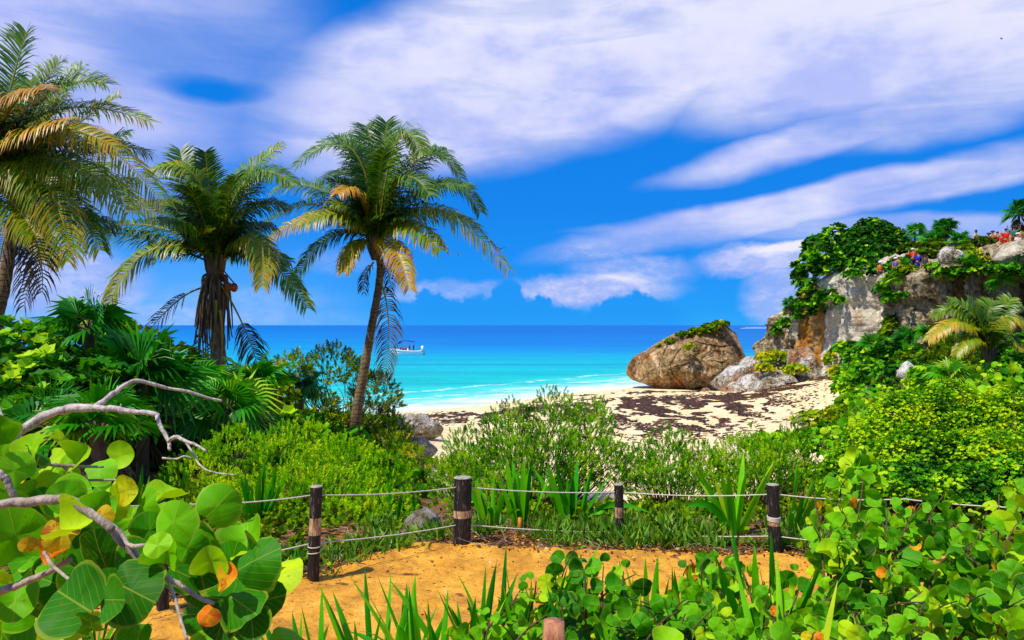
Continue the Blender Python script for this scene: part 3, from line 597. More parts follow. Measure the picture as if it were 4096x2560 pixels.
# ------------------------------------------------------------------ coconut palms
LS = 1.5
def frond(gl, gr, P0, Mi, P2, L=.55, tint=.3, droop=.35, n=90, w=.046, tip_t=0, start=.16, rr=.035, grn=None, miss=0.0):
    c = bez(P0, Mi, P2, 40); tt = np.linspace(0, 1, 40); gr.tube(c, rr * (1 - .85 * tt), 5, tint=np.clip(.62 + .2 * rng.random(), 0, 1))
    t = np.linspace(start, .995, n); P = np.stack([np.interp(t, tt, c[:, k]) for k in range(3)], -1); Tn = norm(np.stack([np.interp(t, tt, np.gradient(c[:, k])) for k in range(3)], -1))
    S = norm(np.cross(Tn, np.array([0, -.55, 1.]))); Nn = np.cross(S, Tn); ll = LS * L * (.35 + .65 * np.sin(PI * np.clip((t - start) / (1 - start) * .86 + .12, 0, 1)) ** .7)
    for sg in (1, -1):
        k = rng.random(n) > miss; m_ = k.sum()
        if m_ == 0: continue
        p, T_, S_, N_ = P[k], Tn[k], S[k], Nn[k]; l_ = ll[k] * (.85 + .3 * rng.random(m_)); fwd = (.22 + .62 * t[k])[:, None]
        d0 = norm(sg * S_ + T_ * fwd + N_ * .30 + .10 * rng.normal(size=(m_, 3))); dr = droop * 1.2 * (.7 + .6 * rng.random(m_))[:, None]
        d1 = norm(d0 + dr * .9 * np.array([0, 0, -1.])); d2 = norm(d0 + dr * 2.4 * np.array([0, 0, -1.]))
        q0 = p; q1 = p + d0 * (l_ * .30)[:, None]; q2 = q1 + d1 * (l_ * .36)[:, None]; q3 = q2 + d2 * (l_ * .34)[:, None]
        wd = norm(T_ - (T_ * d0).sum(-1, keepdims=True) * d0) * (w / 2)
        V = np.stack([q0 - wd*.5, q0 + wd*.5, q1 - wd, q1 + wd, q2 - wd*.8, q2 + wd*.8, q3], 1)
        tn = np.clip(tint + .16 * rng.normal(size=m_) * .6 + tip_t * t[k] ** 2, 0, 1); tn = np.stack([tn]*4 + [tn + .04]*2 + [np.minimum(tn + .16, 1)], 1)
        b = (np.arange(m_) * 7)[:, None]; base = gl.n
        gl.add(V.reshape(-1, 3), np.concatenate([b + [0, 1, 3, 2], b + [2, 3, 5, 4]]), tn.ravel()); gl.Fb.append(b + [4, 5, 6] + base)

def coconut_palm(label, crown, Y, trunk_px, rads, fronds, dead=(), L=.55, ring=True, skirt=None, nuts=(), inner=8, innerR=1.7, w=.042):
    tp = np.array([at(a, b, Y) for a, b in [crown] + list(trunk_px)]); base = tp[-1].copy(); base[2] = float(H(np.array([base[0]]), np.array([base[1]]))[0]) - .1
    tp = np.vstack([tp, base]) if tp[-1][2] - base[2] > .3 else tp
    root = empty('coconut_palm', base, label, 'palm tree', 'coconut palms')
    g = G(); cc = spline(tp, 40); rr = np.interp(np.linspace(0, 1, 40), np.linspace(0, 1, len(rads)), rads) * (1 + .05 * np.sin(np.arange(40) * 2.2)); g.tube(cc, rr, 14, cap=True)
    g.build('trunk', M['trunk'] if ring else M['boot'], root, True, loc=base)
    C0 = at(*crown, Y); gl, gr, gd = G(), G(), G()
    for f in fronds:
        mid, tip = f[0], f[1]; dy = f[2] if len(f) > 2 else 0; tn = f[3] if len(f) > 3 else .3; dr = f[4] if len(f) > 4 else .35; LL = f[5] if len(f) > 5 else L; ms = f[6] if len(f) > 6 else 0
        st = at(*f[7], Y) if len(f) > 7 else C0 + rng.normal(size=3) * .06
        frond(gl, gr, st, at(*mid, Y + dy * .45), at(*tip, Y + dy), LL, tn, dr, w=w, tip_t=.12, miss=ms)
    for k in range(inner):                     # short upright fronds filling the heart of the crown, front and back
        a = k * 2.4 + 1; rad = innerR * (.55 + .45 * rng.random()); up = .35 + .9 * rng.random()
        d = np.array([math.cos(a), math.sin(a), 0]); tip = C0 + d * rad * .9 + [0, 0, rad * up]; mid = C0 + d * rad * .35 + [0, 0, rad * up * .75]
        frond(gl, gr, C0, mid, tip, L * .85, .12 + .35 * rng.random(), .25, w=w)
    for f in dead:
        pts = [at(a, b, Y + dy) for a, b, dy in f[0]]; c = spline(pts, 30); m_ = c[15]
        frond(gd, gr, c[0], m_, c[-1], f[1], f[2], f[3] if len(f) > 3 else .6, n=f[4] if len(f) > 4 else 44, w=.035, start=f[5] if len(f) > 5 else .1, miss=f[6] if len(f) > 6 else .1)
    gl.build('fronds', M['palm'], root, loc=base); gr.build('frond_stalks', M['palm'], root, True, loc=base)
    if dead: gd.build('dead_fronds', M['deadpalm'], root, loc=base)
    g = G()                                     # fibrous leaf bases round the crown
    for k in range(16):
        a = k * 2.4; d = np.array([math.cos(a), math.sin(a), 0]); g.tube([C0 + d * .04 + [0, 0, -.55], C0 + d * .19 + [0, 0, -.2], C0 + d * .28 + [0, 0, .2]], [.09, .07, .03], 5)
    g.build('leaf_bases', M['boot'], root, True, loc=base)
    if skirt:
        g = G()
        for k in range(skirt[0]):
            a = rng.random() * 2 * PI; d = np.array([math.cos(a), math.sin(a), 0]); r0 = skirt[1]; Ls = skirt[2] * (.5 + .5 * rng.random()); top = C0 + [0, 0, -.3 - .5 * rng.random()] + d * .16
            j = rng.normal(size=3) * [.06, .06, 0]
            g.tube(spline([top, top + d * r0 * .8 + [0, 0, -.12], top + d * r0 + j + [0, 0, -Ls * .5], top + d * r0 * (.9 + .4 * rng.random()) + j * 2 + [0, 0, -Ls]], 9), np.linspace(.045, .014, 9), 4)
        g.build('hanging_stalks', M['boot'], root, True, loc=base)
    for (a, b, r) in nuts:
        c = at(a, b, Y - .25); u = np.linspace(0, PI, 9)[:, None]; v = np.linspace(0, 2 * PI, 13)[None, :-1]
        g = G(); V = np.stack([np.sin(u) * np.cos(v), np.sin(u) * np.sin(v), 1.2 * np.cos(u) + 0 * v], -1) * r + c
        i = np.arange(8)[:, None] * 12; j = np.arange(12)[None]; k = (j + 1) % 12; g.add(V.reshape(-1, 3), np.stack([i+j, i+k, i+12+k, i+12+j], -1).reshape(-1, 4))
        g.tube([C0 + [0, 0, -.1], (C0 + c) / 2 + [0, -.1, .12], c + [0, 0, r * 1.1]], .018, 4); g.build('coconut', M['nut'], root, True, loc=base)
    return root
M['nut'] = simple('coconut_husk', 'b4561c', .5, .5, 12)

coconut_palm('tall coconut palm with a slender leaning ringed trunk, rightmost of the big palms', (375,242), 25,
    [(380,262),(379,285),(373,320),(366,360),(358,405),(352,448)], [.11,.115,.125,.135,.16,.2],
    [((383,175),(386,122),.3,.18,.12,.62),((374,165),(366,126),1.2,.15,.15),((352,150),(297,166),-.6,.28,.35,.6),((362,162),(335,138),1,.2,.2),((396,142),(420,152),-.9,.4,.35),
     ((420,158),(461,178),.5,.3,.4,.6),((412,172),(446,150),1.4,.2,.3),((438,186),(480,212),.3,.18,.45,.62),((418,192),(470,188),-1,.2,.4,.6),((432,208),(508,270),-.8,.52,.75,.62),((424,214),(478,226),1,.3,.6),
     ((326,192),(274,190),.4,.35,.5),((328,214),(268,240),-.6,.66,.75,.55),((330,238),(290,290),-.2,.2,.6,.55),((306,205),(228,262),1,.2,.45,.6),((393,246),(409,289),-1.6,.72,.7,.5),
     ((358,195),(338,194),-1.7,.76,.7,.5),((355,246),(344,272),-1,.6,.6,.4),((350,175),(318,190),1.5,.2,.4),((400,180),(430,196),-1.6,.25,.4),((378,190),(384,150),-1.6,.2,.3,.5),((345,215),(300,225),-1.3,.5,.7),((405,225),(440,250),-1.2,.5,.6)],
    dead=[([(379,278,-.2),(386,300,-.2),(389,340,-.3),(384,382,-.3)], .55, .35, .9, 46, .12, .1),([(374,262,0),(366,275,0),(364,292,0)], .3, .2, .8, 20),([(380,262,-.3),(388,272,-.3),(390,292,-.3)], .3, .2, .8, 20)], L=.6, inner=10)
p2 = coconut_palm('stocky coconut palm with a thick shaggy trunk of hanging dead frond stalks', (215,262), 21,
    [(215,268),(216,300),(218,340),(218,380)], [.13,.16,.2,.24],
    [((211,204),(205,152),-.1,.1,.1,.42),((196,178),(148,174),-.8,.45,.7,.55),((193,196),(180,150),1,.2,.15,.55),((232,196),(281,146),.4,.4,.35,.55),((246,182),(290,182),-.6,.3,.45,.55),((240,200),(262,172),1,.2,.3),
     ((168,230),(110,226),.6,.22,.5,.6),((142,238),(76,231),.9,.25,.5,.55),((178,212),(136,206),1.6,.2,.5,.55),((152,250),(107,308),-.7,.5,.75,.6),((254,238),(262,286),-1,.55,.75,.5),((262,258),(307,308),-.3,.35,.6,.5),
     ((240,232),(272,226),1,.25,.5,.55),((246,214),(286,206),.8,.2,.5),((190,228),(160,220),-1.4,.3,.6),((225,212),(236,176),-1.2,.25,.3),((184,246),(150,262),.9,.3,.6),((200,210),(186,186),-1.3,.25,.4,.5),((238,244),(290,262),.8,.3,.6)],
    dead=[([(212,288,0),(196,290,-.2),(172,305,-.3),(146,334,-.4)], .5, .25, .8, 30, .45, .2),([(222,286,-.2),(236,306,-.2),(247,338,-.2),(258,366,-.2)], .5, .25, .8, 34, .5, .1),([(208,290,0),(203,320,0),(198,352,0)], .25, .3, .5, 10, .7, .5),
          ([(216,300,-.4),(214,340,-.45),(206,385,-.5)], .4, .8, .8, 26, .5, .1),([(220,310,-.4),(222,350,-.45),(216,392,-.5)], .4, .75, .8, 26, .5, .1)],
    L=.55, ring=False, skirt=(42, .2, 2.2), nuts=[(228.5,287,.105),(234,287.4,.105)], inner=8, innerR=1.4)
LS = 1.65
coconut_palm('big coconut palm at the left edge with long yellow-ribbed arching fronds, nearest palm', (-16,178), 15,
    [(-16,185),(-20,230),(-28,290),(-34,340)], [.11,.12,.13,.16],
    [((60,160),(130,212),-.5,.42,.7,.55,0),((34,170),(72,256),-.9,.52,.75,.55),((20,118),(60,62),.5,.3,.25,.5),((10,92),(26,32),0,.25,.15,.5),((46,98),(104,84),.3,.35,.3,.5),((50,112),(150,122),.6,.5,.4,.5),
     ((70,130),(165,205),.2,.48,.65,.5),((40,128),(118,150),-.5,.6,.6,.5),((10,110),(42,90),-1.2,.8,.6,.5),((66,144),(146,152),1,.3,.6,.5),((14,140),(70,120),-1.3,.65,.6),((24,150),(90,180),1.3,.2,.6),((10,200),(36,236),-.6,.5,.7,.45)],
    dead=[([(-10,200,0),(20,215,0),(38,250,0),(42,292,0)], .45, .2, .8, 34, .1, .1)], L=.5, inner=10, innerR=1.5, w=.03)
coconut_palm('coconut palm at the left edge with a slim brown trunk rising behind the arching fronds', (22,196), 18,
    [(20,205),(14,224),(9,255),(3,290),(-4,325)], [.11,.12,.13,.15,.18],
    [((46,120),(82,68),.6,.3,.2,.5),((50,150),(118,96),.8,.45,.3),((64,160),(128,134),.8,.3,.4),((74,178),(156,214),.4,.5,.6),((60,196),(100,250),-.4,.35,.7),((40,140),(60,100),-.6,.5,.4),((24,140),(30,80),.2,.35,.2),((0,160),(-30,130),0,.3,.4),
     ((56,170),(110,168),-.8,.3,.6),((66,215),(112,224),.8,.25,.5),((40,215),(64,262),-.9,.55,.8),((70,186),(134,180),1.2,.25,.6)],
    dead=[([(26,208,0),(34,226,0),(30,262,0),(24,306,0)], .5, .15, .9, 34, .1, .1),([(16,210,0),(4,240,0),(-2,280,0)], .5, .2, .8, 30),([(30,206,0),(40,230,.2),(34,275,.2)], .45, .2, .9, 26)], L=.52, inner=10, innerR=1.5, w=.036)
LS = 1.2
coconut_palm('young coconut palm with arching golden fronds in front of the cliff at the right', (990,352), 33,
    [(990,352),(990,362)], [.12,.14],
    [((982,326),(968,300),-.2,.3,.2,.6),((962,322),(928,340),-.4,.6,.7,.6),((960,312),(936,316),.5,.35,.5,.6),((988,316),(996,304),.3,.3,.2,.6),((1008,318),(1030,334),-.6,.55,.7,.6),((1000,312),(1022,306),.6,.35,.4,.6),((972,338),(956,356),-.7,.5,.6,.5),((1010,338),(1022,358),-.6,.45,.6,.5),((996,325),(1012,298),0,.3,.2,.6),((975,318),(950,300),.6,.3,.3,.6)],
    L=.6, inner=5, innerR=1.2, w=.06)

# ------------------------------------------------------------------ fan palms
def fan_leaf(g, P, d, up, r, tint, nseg=15, spread=2.2, w=.46, curl=.25):
    d = d / np.linalg.norm(d); x = np.cross(d, up); x /= np.linalg.norm(x) + 1e-9; nz = np.cross(x, d)
    a = np.linspace(-spread, spread, nseg); L = r * (.72 + .28 * np.cos(a * .6)) * (.92 + .12 * rng.random(nseg))
    D = np.cos(a)[:, None] * d + np.sin(a)[:, None] * x; Pp = -np.sin(a)[:, None] * d + np.cos(a)[:, None] * x
    ww = r * spread / nseg * w; tipdrop = np.array([0, 0, -1.]) * (curl * r)
    V = np.stack([P + D * 0, P + D * (L * .55)[:, None] + Pp * ww + nz * .03 * r, P + D * L[:, None] + tipdrop * (.5 + rng.random(nseg))[:, None], P + D * (L * .55)[:, None] - Pp * ww - nz * .02 * r], 1)
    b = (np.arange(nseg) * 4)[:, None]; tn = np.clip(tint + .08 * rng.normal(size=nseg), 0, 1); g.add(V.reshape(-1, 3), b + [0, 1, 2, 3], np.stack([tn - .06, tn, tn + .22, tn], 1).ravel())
def fan_palm_mesh(nl, pet, r, trunk, tint=.45, trunk_r=.09, low=.25, skirt=0, nseg=24):
    """local meshes of a fan palm standing at the origin"""
    gl, gt, gd = G(), G(), G(); top = np.array([0, 0, trunk])
    for k in range(nl):
        a = k * 2.39996; e = low + (1.25 - low) * ((k + .5) / nl) + .1 * rng.normal(); d = np.array([math.cos(a) * math.cos(e), math.sin(a) * math.cos(e), math.sin(e)])
        Pp = top + d * pet * (.75 + .4 * rng.random()) - [0, 0, .12 * pet * math.cos(e)]; gt.tube([top, (top + Pp) / 2 + [0, 0, .06 * pet], Pp], [.022, .016, .012], 4)
        up = np.array([0, 0, 1.]) + .35 * rng.normal(size=3) - d * .2; fan_leaf(gl, Pp, d - np.array([0, 0, .25]), up, r * (.8 + .35 * rng.random()), tint + .18 * rng.normal() * .8, nseg)
    for k in range(skirt):
        a = rng.random() * 6.28; d = np.array([math.cos(a) * .5, math.sin(a) * .5, -.85]); hgt = top - [0, 0, trunk * .5 * rng.random()]
        fan_leaf(gd, hgt + d * pet * .6, d, np.array([math.cos(a), math.sin(a), .3]), r * .8, .35 + .4 * rng.random(), 10, 1.0)
    if trunk > .05: gt.tube([[0, 0, -.2], [.02, .0, trunk * .5], [0, 0, trunk]], [trunk_r * 1.1, trunk_r, trunk_r], 8)
    return gl, gt, gd if skirt else None
def mk_fan(label, loc, args, grp, rz=0, sc_=1.0, name='fan_palm'):
    root = empty(name, loc, label, 'fan palm', grp, rz); gl, gt, gd = fan_palm_mesh(**args)
    gl.build('leaves', M['fan'], root); gt.build('trunk', M['boot'], root, True)
    if gd: gd.build('dead_leaf_skirt', M['deadfan'], root)
    root.scale = (sc_,) * 3; return root

# ------------------------------------------------------------------ left dune planting
DUNE = 'shrubs on the dune and the slope'
def zg(x, y): return float(H(np.array([x]), np.array([y]))[0])
shrub('broadleaf_shrub', 'big dark green broad-leaved shrub mass at the left edge below the leftmost palms', 'shrub', [lob(20,322,62,13,55), lob(80,318,50,13.5,50), lob(40,352,70,11.5,60), lob(118,345,42,12.5,55)], M['dark'], RO, .22, 1.6, (.2,.85), DUNE, 50)
shrub('broadleaf_shrub', 'low broad-leaved shrub behind the bare grey branch, between two fan palms', 'shrub', [lob(96,372,46,11,45), lob(30,392,48,10.5,40), lob(132,398,26,10.5,30)], M['dark'], RO, .18, 1.6, (.15,.75), DUNE, 40)
shrub('vine_shrub', 'yellow-green tangle of shrub on the dune crest left of the shaggy palm trunk', 'shrub', [lob(140,330,36,16,40), lob(182,345,30,16,30), lob(118,320,22,15,22)], M['smallo'], RO, .16, 1.3, (.45,.95), DUNE, 30)
shrub('vine_shrub', 'bright yellow-green shrub on the dune behind the shaggy palm trunk', 'shrub', [lob(200,366,28,18,26), lob(240,368,30,18,26), lob(275,378,22,19,22)], M['smallo'], RO, .17, 1.3, (.5,1.0), DUNE, 30)
shrub('bushy_tree', 'loose olive green bush with bare twigs rising behind the leaning palm trunk', 'shrub', [lob(292,356,20,26,18), lob(334,349,30,27,26), lob(375,372,24,27.5,28), lob(310,388,34,26,30), lob(372,402,26,28,30), lob(388,388,13,27.5,15)], M['smallo'], TW, .26, 2.0, (.15,.85), DUNE, 120, upward=.7, grow=.15)
shrub('bushy_tree', 'dark olive bush round the foot of the leaning palm', 'shrub', [lob(280,408,34,22.5,34), lob(318,420,22,22.5,30), lob(392,420,22,24,24), lob(250,420,26,22,26)], M['smallo'], TW, .24, 1.9, (.05,.65), DUNE, 60)
shrub('green_bush', 'dark green low bush between the fan palms and the bright small-leaved bush', 'shrub', [lob(160,420,36,14,34), lob(235,418,40,16,30)], M['dark'], RO, .16, 1.3, (.0,.45), DUNE, 30)
# small-leaved bushes behind the rope
B = 'small-leaved bushes behind the rope fence'
shrub('sea_bush', 'bright green small-leaved bush behind the rope, left of the thick centre post', 'bush', [lob(195,452,34,10.6,44), lob(235,430,42,10.8,54), lob(290,426,46,10.8,56), lob(345,438,42,10.5,52), lob(388,458,28,10.2,44), lob(310,470,80,9.5,40,.6), lob(225,478,50,9.6,38,.7), lob(380,496,36,9.1,26), lob(205,500,44,9.2,28), lob(345,505,60,8.9,26,.6), lob(262,508,44,8.9,24,.6)], M['small'], TW, .105, 1.9, (.4,.9), B, 160, grow=.35)
shrub('sea_bush', 'tall open small-leaved bush at the centre, its twigs reaching over the beach', 'bush', [lob(470,428,30,11.6,40), lob(510,402,32,12,50), lob(552,390,30,12,50), lob(592,400,28,12,44), lob(540,430,62,11,46,.7), lob(455,458,28,11,34), lob(610,440,28,11.2,34), lob(510,470,60,10.4,26,.6)], M['small'], TW, .095, 1.75, (.1,.75), B, 240, upward=1.0, fill=.6, grow=.3)
shrub('sea_bush', 'small-leaved bush in front of the beach behind the thin post', 'bush', [lob(668,427,26,12,36), lob(640,448,24,11.5,34), lob(700,442,24,11.8,36), lob(670,462,46,11,28,.7)], M['small'], TW, .095, 1.8, (.15,.75), B, 130, upward=1.0, fill=.55, grow=.3)
shrub('sea_bush', 'small-leaved olive bush between the thin post and the rightmost post', 'bush', [lob(745,434,30,12.4,36), lob(785,430,30,12.4,36), lob(722,452,26,11.6,30), lob(770,458,50,11.2,28,.7)], M['small'], TW, .095, 1.8, (.1,.75), B, 130, upward=1.0, fill=.5, grow=.3)
shrub('sea_bush', 'large yellow-green small-leaved bush filling the right behind the sea grape leaves', 'bush', [lob(900,392,36,12.4,42), lob(950,384,42,12.6,48), lob(1005,388,36,12.2,46), lob(875,418,36,11.4,44), lob(925,425,48,10.6,48), lob(985,428,50,10.2,48), lob(850,448,32,10.4,36), lob(1040,420,40,10.5,50)], M['small'], RO, .046, 1.9, (.05,1.0), B, 160, grow=.35, fill=.5)
shrub('sea_bush', 'darker leafy bush below the large yellow-green bush near the right edge', 'bush', [lob(905,462,42,9.0,24), lob(965,465,40,8.8,26), lob(1015,455,36,8.8,32)], M['dark'], RO, .052, 1.9, (.3,.9), B, 80)
shrub('slope_shrub', 'small bush on the sandy slope in front of the smooth grey rock slab', 'bush', [lob(440,462,22,16,20), lob(465,452,20,17,20)], M['smallo'], TW, .17, 1.1, (.4,.95), B, 40, upward=1.1)
shrub('slope_shrub', 'thin green bush beside the long grey pitted rock at the left edge of the beach', 'bush', [lob(392,432,20,20,24), lob(412,448,14,19,16)], M['smallo'], TW, .22, 1.1, (.3,.8), B, 40)

# ------------------------------------------------------------------ greenery on the right slope below the cliff
SL = 'shrubs on the green slope below the cliff'
for lab, lobes, mt, tw, sz, tn in [
 ('bright green shrub at the foot of the cliff above the tall pillar rock', [lob(846,342,14,66,9), lob(866,344,20,62,12)], 'dark', RO, .62, (.3,.8)),
 ('dark green shrub at the foot of the white part of the cliff', [lob(890,338,26,56,16), lob(925,345,26,52,16)], 'dark', RO, .55, (.1,.6)),
 ('dense green shrub right of the pillar rock, lowest at the edge of the sand', [lob(848,368,16,54,20), lob(856,392,20,50,16), lob(850,406,22,46,12)], 'dark', RO, .50, (.35,.9)),
 ('rounded green shrub in the middle of the slope left of the pointed white rock', [lob(870,360,26,50,18), lob(893,380,22,44,16), lob(875,388,26,44,16)], 'dark', RO, .46, (.4,.9)),
 ('olive green shrub behind the pointed white rock', [lob(915,352,24,46,16), lob(942,350,26,42,18)], 'smallo', RO, .40, (.1,.6)),
 ('soft dark green shrub left of the young golden coconut palm', [lob(952,338,22,40,20), lob(970,350,20,38,18), lob(950,362,24,37,14)], 'smallo', TW, .42, (.05,.5)),
 ('pale green shrub right of the pointed white rock with a fan palm in it', [lob(930,366,22,34,18), lob(955,372,22,31,18)], 'dark', RO, .34, (.5,1.0)),
 ('green shrub spilling over the sand left of the bare twigs', [lob(815,412,22,40,10), lob(850,405,26,38,14), lob(812,420,10,40,8)], 'smallo', RO, .36, (.35,.8)),
 ('low leafy shrub at the right end of the sand behind the small-leaved bushes', [lob(792,432,26,24,14), lob(830,424,28,24,18), lob(760,436,18,24,10)], 'dark', RO, .24, (.4,.9)),
 ('shrub right of the young coconut palm at the right edge of the picture', [lob(1010,340,24,36,20), lob(1035,330,26,38,24), lob(1020,356,28,32,18)], 'dark', RO, .40, (.1,.6)),
 ('olive patch of shrub on the slabs between the boulder and the cliff', [lob(775,352,18,82,6), lob(795,365,12,77,6), lob(765,364,10,80,5)], 'smallo', RO, .6, (.5,1.0)),
 ('yellowish shrub on top of the pillar rock', [lob(832,352,8,72,8), lob(836,366,8,70,8)], 'smallo', RO, .5, (.5,1.0)),
 ('long dark shrub on the foot of the grooved cliff face', [lob(960,334,22,50,9), lob(985,338,24,48,10)], 'dark', RO, .5, (.0,.45)),
 ('dense dark shrub filling the middle of the slope under the fan palms', [lob(905,362,30,41,16), lob(868,348,24,58,14), lob(930,388,30,30,14)], 'dark', RO, .38, (.15,.7)),
 ('light green shrub lowest on the slope above the round sea grape leaves', [lob(880,402,26,32,14), lob(905,396,26,29,14)], 'dark', RO, .34, (.5,.95))]:
    shrub('slope_shrub', lab, 'shrub', lobes, M[mt], tw, sz * .78, 1.7, tn, SL, 14)

# greenery growing on the boulder and on the cliff
def tuft_lobes(lst, Y): return [lob(a, b, c, Y, d) for a, b, c, d in lst]
shrub('boulder_greenery', 'mat of bright green plants along the ridge of the big boulder', 'plants', tuft_lobes([(720,321,9,4),(710,324,9,4),(698,328,9,4),(686,332,10,3),(670,339,6,2.5),(660,345,4,2),(705,330,8,3)], Yb - 1.5), M['smallo'], RO, .4, 2.2, (.15,.7), None, 0)
shrub('boulder_greenery', 'small yellow-green tuft hanging on the face of the big boulder', 'plants', [lob(690,344,4,Yb-5.0,3), lob(686,347,3,Yb-5.4,2.5)], M['smallo'], RO, .4, 2.2, (.6,1), None, 0)
CL = 'shrubs growing on the cliff'
def clobes(lst, push=0.4):
    out = []
    for a, b, c, d in lst:
        p = cliff_at(a, b + d * .6); Y = p[1] - push; out.append(lob(a, b, c, Y, d))
    return out
for lab, lst, mt, tw, sz, tn, ds in [
 ('large dark sea grape tree leaning out over the left end of the cliff', [(818,236,16,16),(835,226,16,20),(806,256,13,16),(812,278,14,14),(832,250,18,18),(800,272,8,9),(828,290,14,12)], 'dark', RO, .8, (.05,.75), 1.3),
 ('dark green dome-shaped tree on the cliff top, highest of the greenery', [(872,219,24,22),(893,228,16,18),(856,228,16,16),(875,238,32,22)], 'dark', RO, .5, (.0,.42), 2.0),
 ('shrub clinging to the lowest left corner of the cliff above the sea', [(792,306,8,7),(784,318,7,7),(776,326,5,6)], 'dark', RO, .6, (.2,.7), 1.6),
 ('shrub on the cliff shoulder below the leaning sea grape tree', [(806,298,9,8),(818,306,9,7),(800,312,7,6)], 'dark', RO, .6, (.1,.6), 1.6),
 ('green growth on the cliff ledge below the round dark tree', [(866,260,14,7),(883,265,14,7),(900,270,12,6)], 'dark', RO, .55, (.1,.7), 1.5),
 ('vines hanging over the cliff between its white part and the grooved face', [(882,282,8,9),(889,292,6,9)], 'dark', RO, .5, (.3,.8), 1.5),
 ('patch of vines low on the cliff face beside its white part', [(890,316,7,10),(886,328,7,7)], 'smallo', RO, .5, (.2,.6), 1.6),
 ('shrub on the cliff edge left of the red shirted person on the left', [(898,258,11,7),(908,266,12,6)], 'smallo', RO, .5, (.3,.8), 1.5),
 ('leafy shrub on the cliff right of the bright white rock', [(965,246,12,8),(975,252,12,8),(955,270,14,7)], 'smallo', RO, .5, (.3,.9), 1.5),
 ('broad bright green shrub over the middle of the grooved cliff face', [(950,268,14,5),(968,267,12,5),(936,263,10,5)], 'dark', RO, .5, (.3,.9), 1.5),
 ('broad dark shrub on the cliff top under the group of people', [(982,264,12,5),(1000,266,14,6),(1016,264,10,6)], 'dark', RO, .5, (.1,.7), 1.5),
 ('dark brush on the cliff crest between the yellow shirted person and the group', [(983,238,11,6),(972,242,9,6)], 'smallo', RO, .5, (.0,.4), 1.6),
 ('shrub at the right edge on the cliff beside the black cleft', [(1024,250,10,7),(1034,266,10,9)], 'dark', RO, .5, (.1,.6), 1.5),
 ('undergrowth on the cliff crest between the dark dome tree and the tall fan palm', [(915,242,16,8),(935,240,14,8),(925,250,14,6)], 'smallo', RO, .5, (.0,.5), 1.5),
 ('small shrub on the top edge of the white part of the cliff', [(853,270,9,5),(840,296,5,5)], 'dark', RO, .5, (.3,.8), 1.5),
 ('green shrub in a notch of the grooved cliff face', [(902,292,5,4)], 'dark', RO, .45, (.2,.7), 1.5)]:
    L_ = clobes(lst); shrub('cliff_shrub', lab, 'shrub', L_, M[mt], tw, sz * .72, ds * 1.35, tn, CL, 12, base=cliff_at(lst[-1][0], lst[-1][1] + lst[-1][3] * 1.6), grow=.2)

# fan palms
FP = 'fan palms'
def fan_at(label, px, py, Y, nl, pet, r, trunk, tint=.45, skirt=0, low=.25, onc=False, nseg=24):
    top = cliff_at(px, py) if onc else at(px, py, Y)
    if onc: d = top[1] - .8; top = at(px, py, d)
    else: d = Y
    base = top - [0, 0, trunk]
    if not onc:
        gz = zg(base[0], base[1]); trunk = max(.1, top[2] - gz); base[2] = gz
    return mk_fan(label, base, dict(nl=nl, pet=pet, r=r, trunk=trunk, tint=tint, skirt=skirt, low=low, nseg=nseg), FP, rz=rng.random() * 6)
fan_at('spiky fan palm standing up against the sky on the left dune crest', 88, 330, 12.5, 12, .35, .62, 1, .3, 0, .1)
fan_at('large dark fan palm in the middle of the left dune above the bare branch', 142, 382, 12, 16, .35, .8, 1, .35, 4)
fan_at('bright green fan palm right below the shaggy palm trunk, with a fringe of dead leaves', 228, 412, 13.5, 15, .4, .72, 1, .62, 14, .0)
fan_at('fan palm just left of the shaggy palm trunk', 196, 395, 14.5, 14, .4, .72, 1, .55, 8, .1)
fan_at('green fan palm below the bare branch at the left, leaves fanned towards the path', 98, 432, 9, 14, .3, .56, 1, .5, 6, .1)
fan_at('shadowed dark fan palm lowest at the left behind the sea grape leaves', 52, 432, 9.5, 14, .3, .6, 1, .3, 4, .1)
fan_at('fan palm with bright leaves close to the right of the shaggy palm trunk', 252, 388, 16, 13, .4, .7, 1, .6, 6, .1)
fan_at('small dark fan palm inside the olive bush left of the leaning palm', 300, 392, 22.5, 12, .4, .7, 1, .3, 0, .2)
fan_at('tall fan palm with a shaggy head standing out against the sky on the cliff top', 944, 228, 0, 24, .55, .95, 2.4, .35, 20, -.5, True)
fan_at('fan palm with hanging leaves at the very right edge of the cliff top', 1019, 212, 0, 20, .5, .9, 3.0, .15, 16, -.5, True)
fan_at('bushy fan palm in front of the leaning sea grape tree on the cliff', 862, 252, 0, 22, .5, .85, 1.6, .4, 14, -.5, True)
fan_at('bright fan palm left of the tall one on the cliff top', 930, 240, 0, 18, .45, .85, 1.2, .6, 8, -.3, True)
fan_at('fan palm behind the bright one, its top just above the brush on the cliff', 915, 231, 0, 16, .45, .8, 1.5, .45, 6, -.3, True)
fan_at('low fan palm on the cliff crest right of the tall one', 960, 240, 0, 14, .4, .8, .9, .4, 4, .0, True)
fan_at('fan palm on the lowest left shoulder of the cliff with dead leaves hanging', 790, 304, 0, 16, .5, .8, 1.2, .4, 10, -.3, True)
fan_at('small bright fan palm hanging on the middle of the cliff below the ledge', 893, 280, 0, 14, .4, .8, .5, .75, 0, .0, True)
fan_at('bright fan palm on the cliff face right of the broad shrubs', 1001, 281, 0, 14, .4, .8, .5, .7, 0, .0, True)
fan_at('fan palm below the bright white rock on the cliff top', 965, 262, 0, 14, .4, .75, .5, .6, 2, .0, True)
fan_at('small fan palm with brown skirt below the red shirted person on the left', 904, 264, 0, 13, .4, .7, .7, .45, 10, -.1, True)
fan_at('dark fan palm at the foot of the cliff face, left one of two', 908, 340, 54, 15, .5, .95, 1, .3, 2)
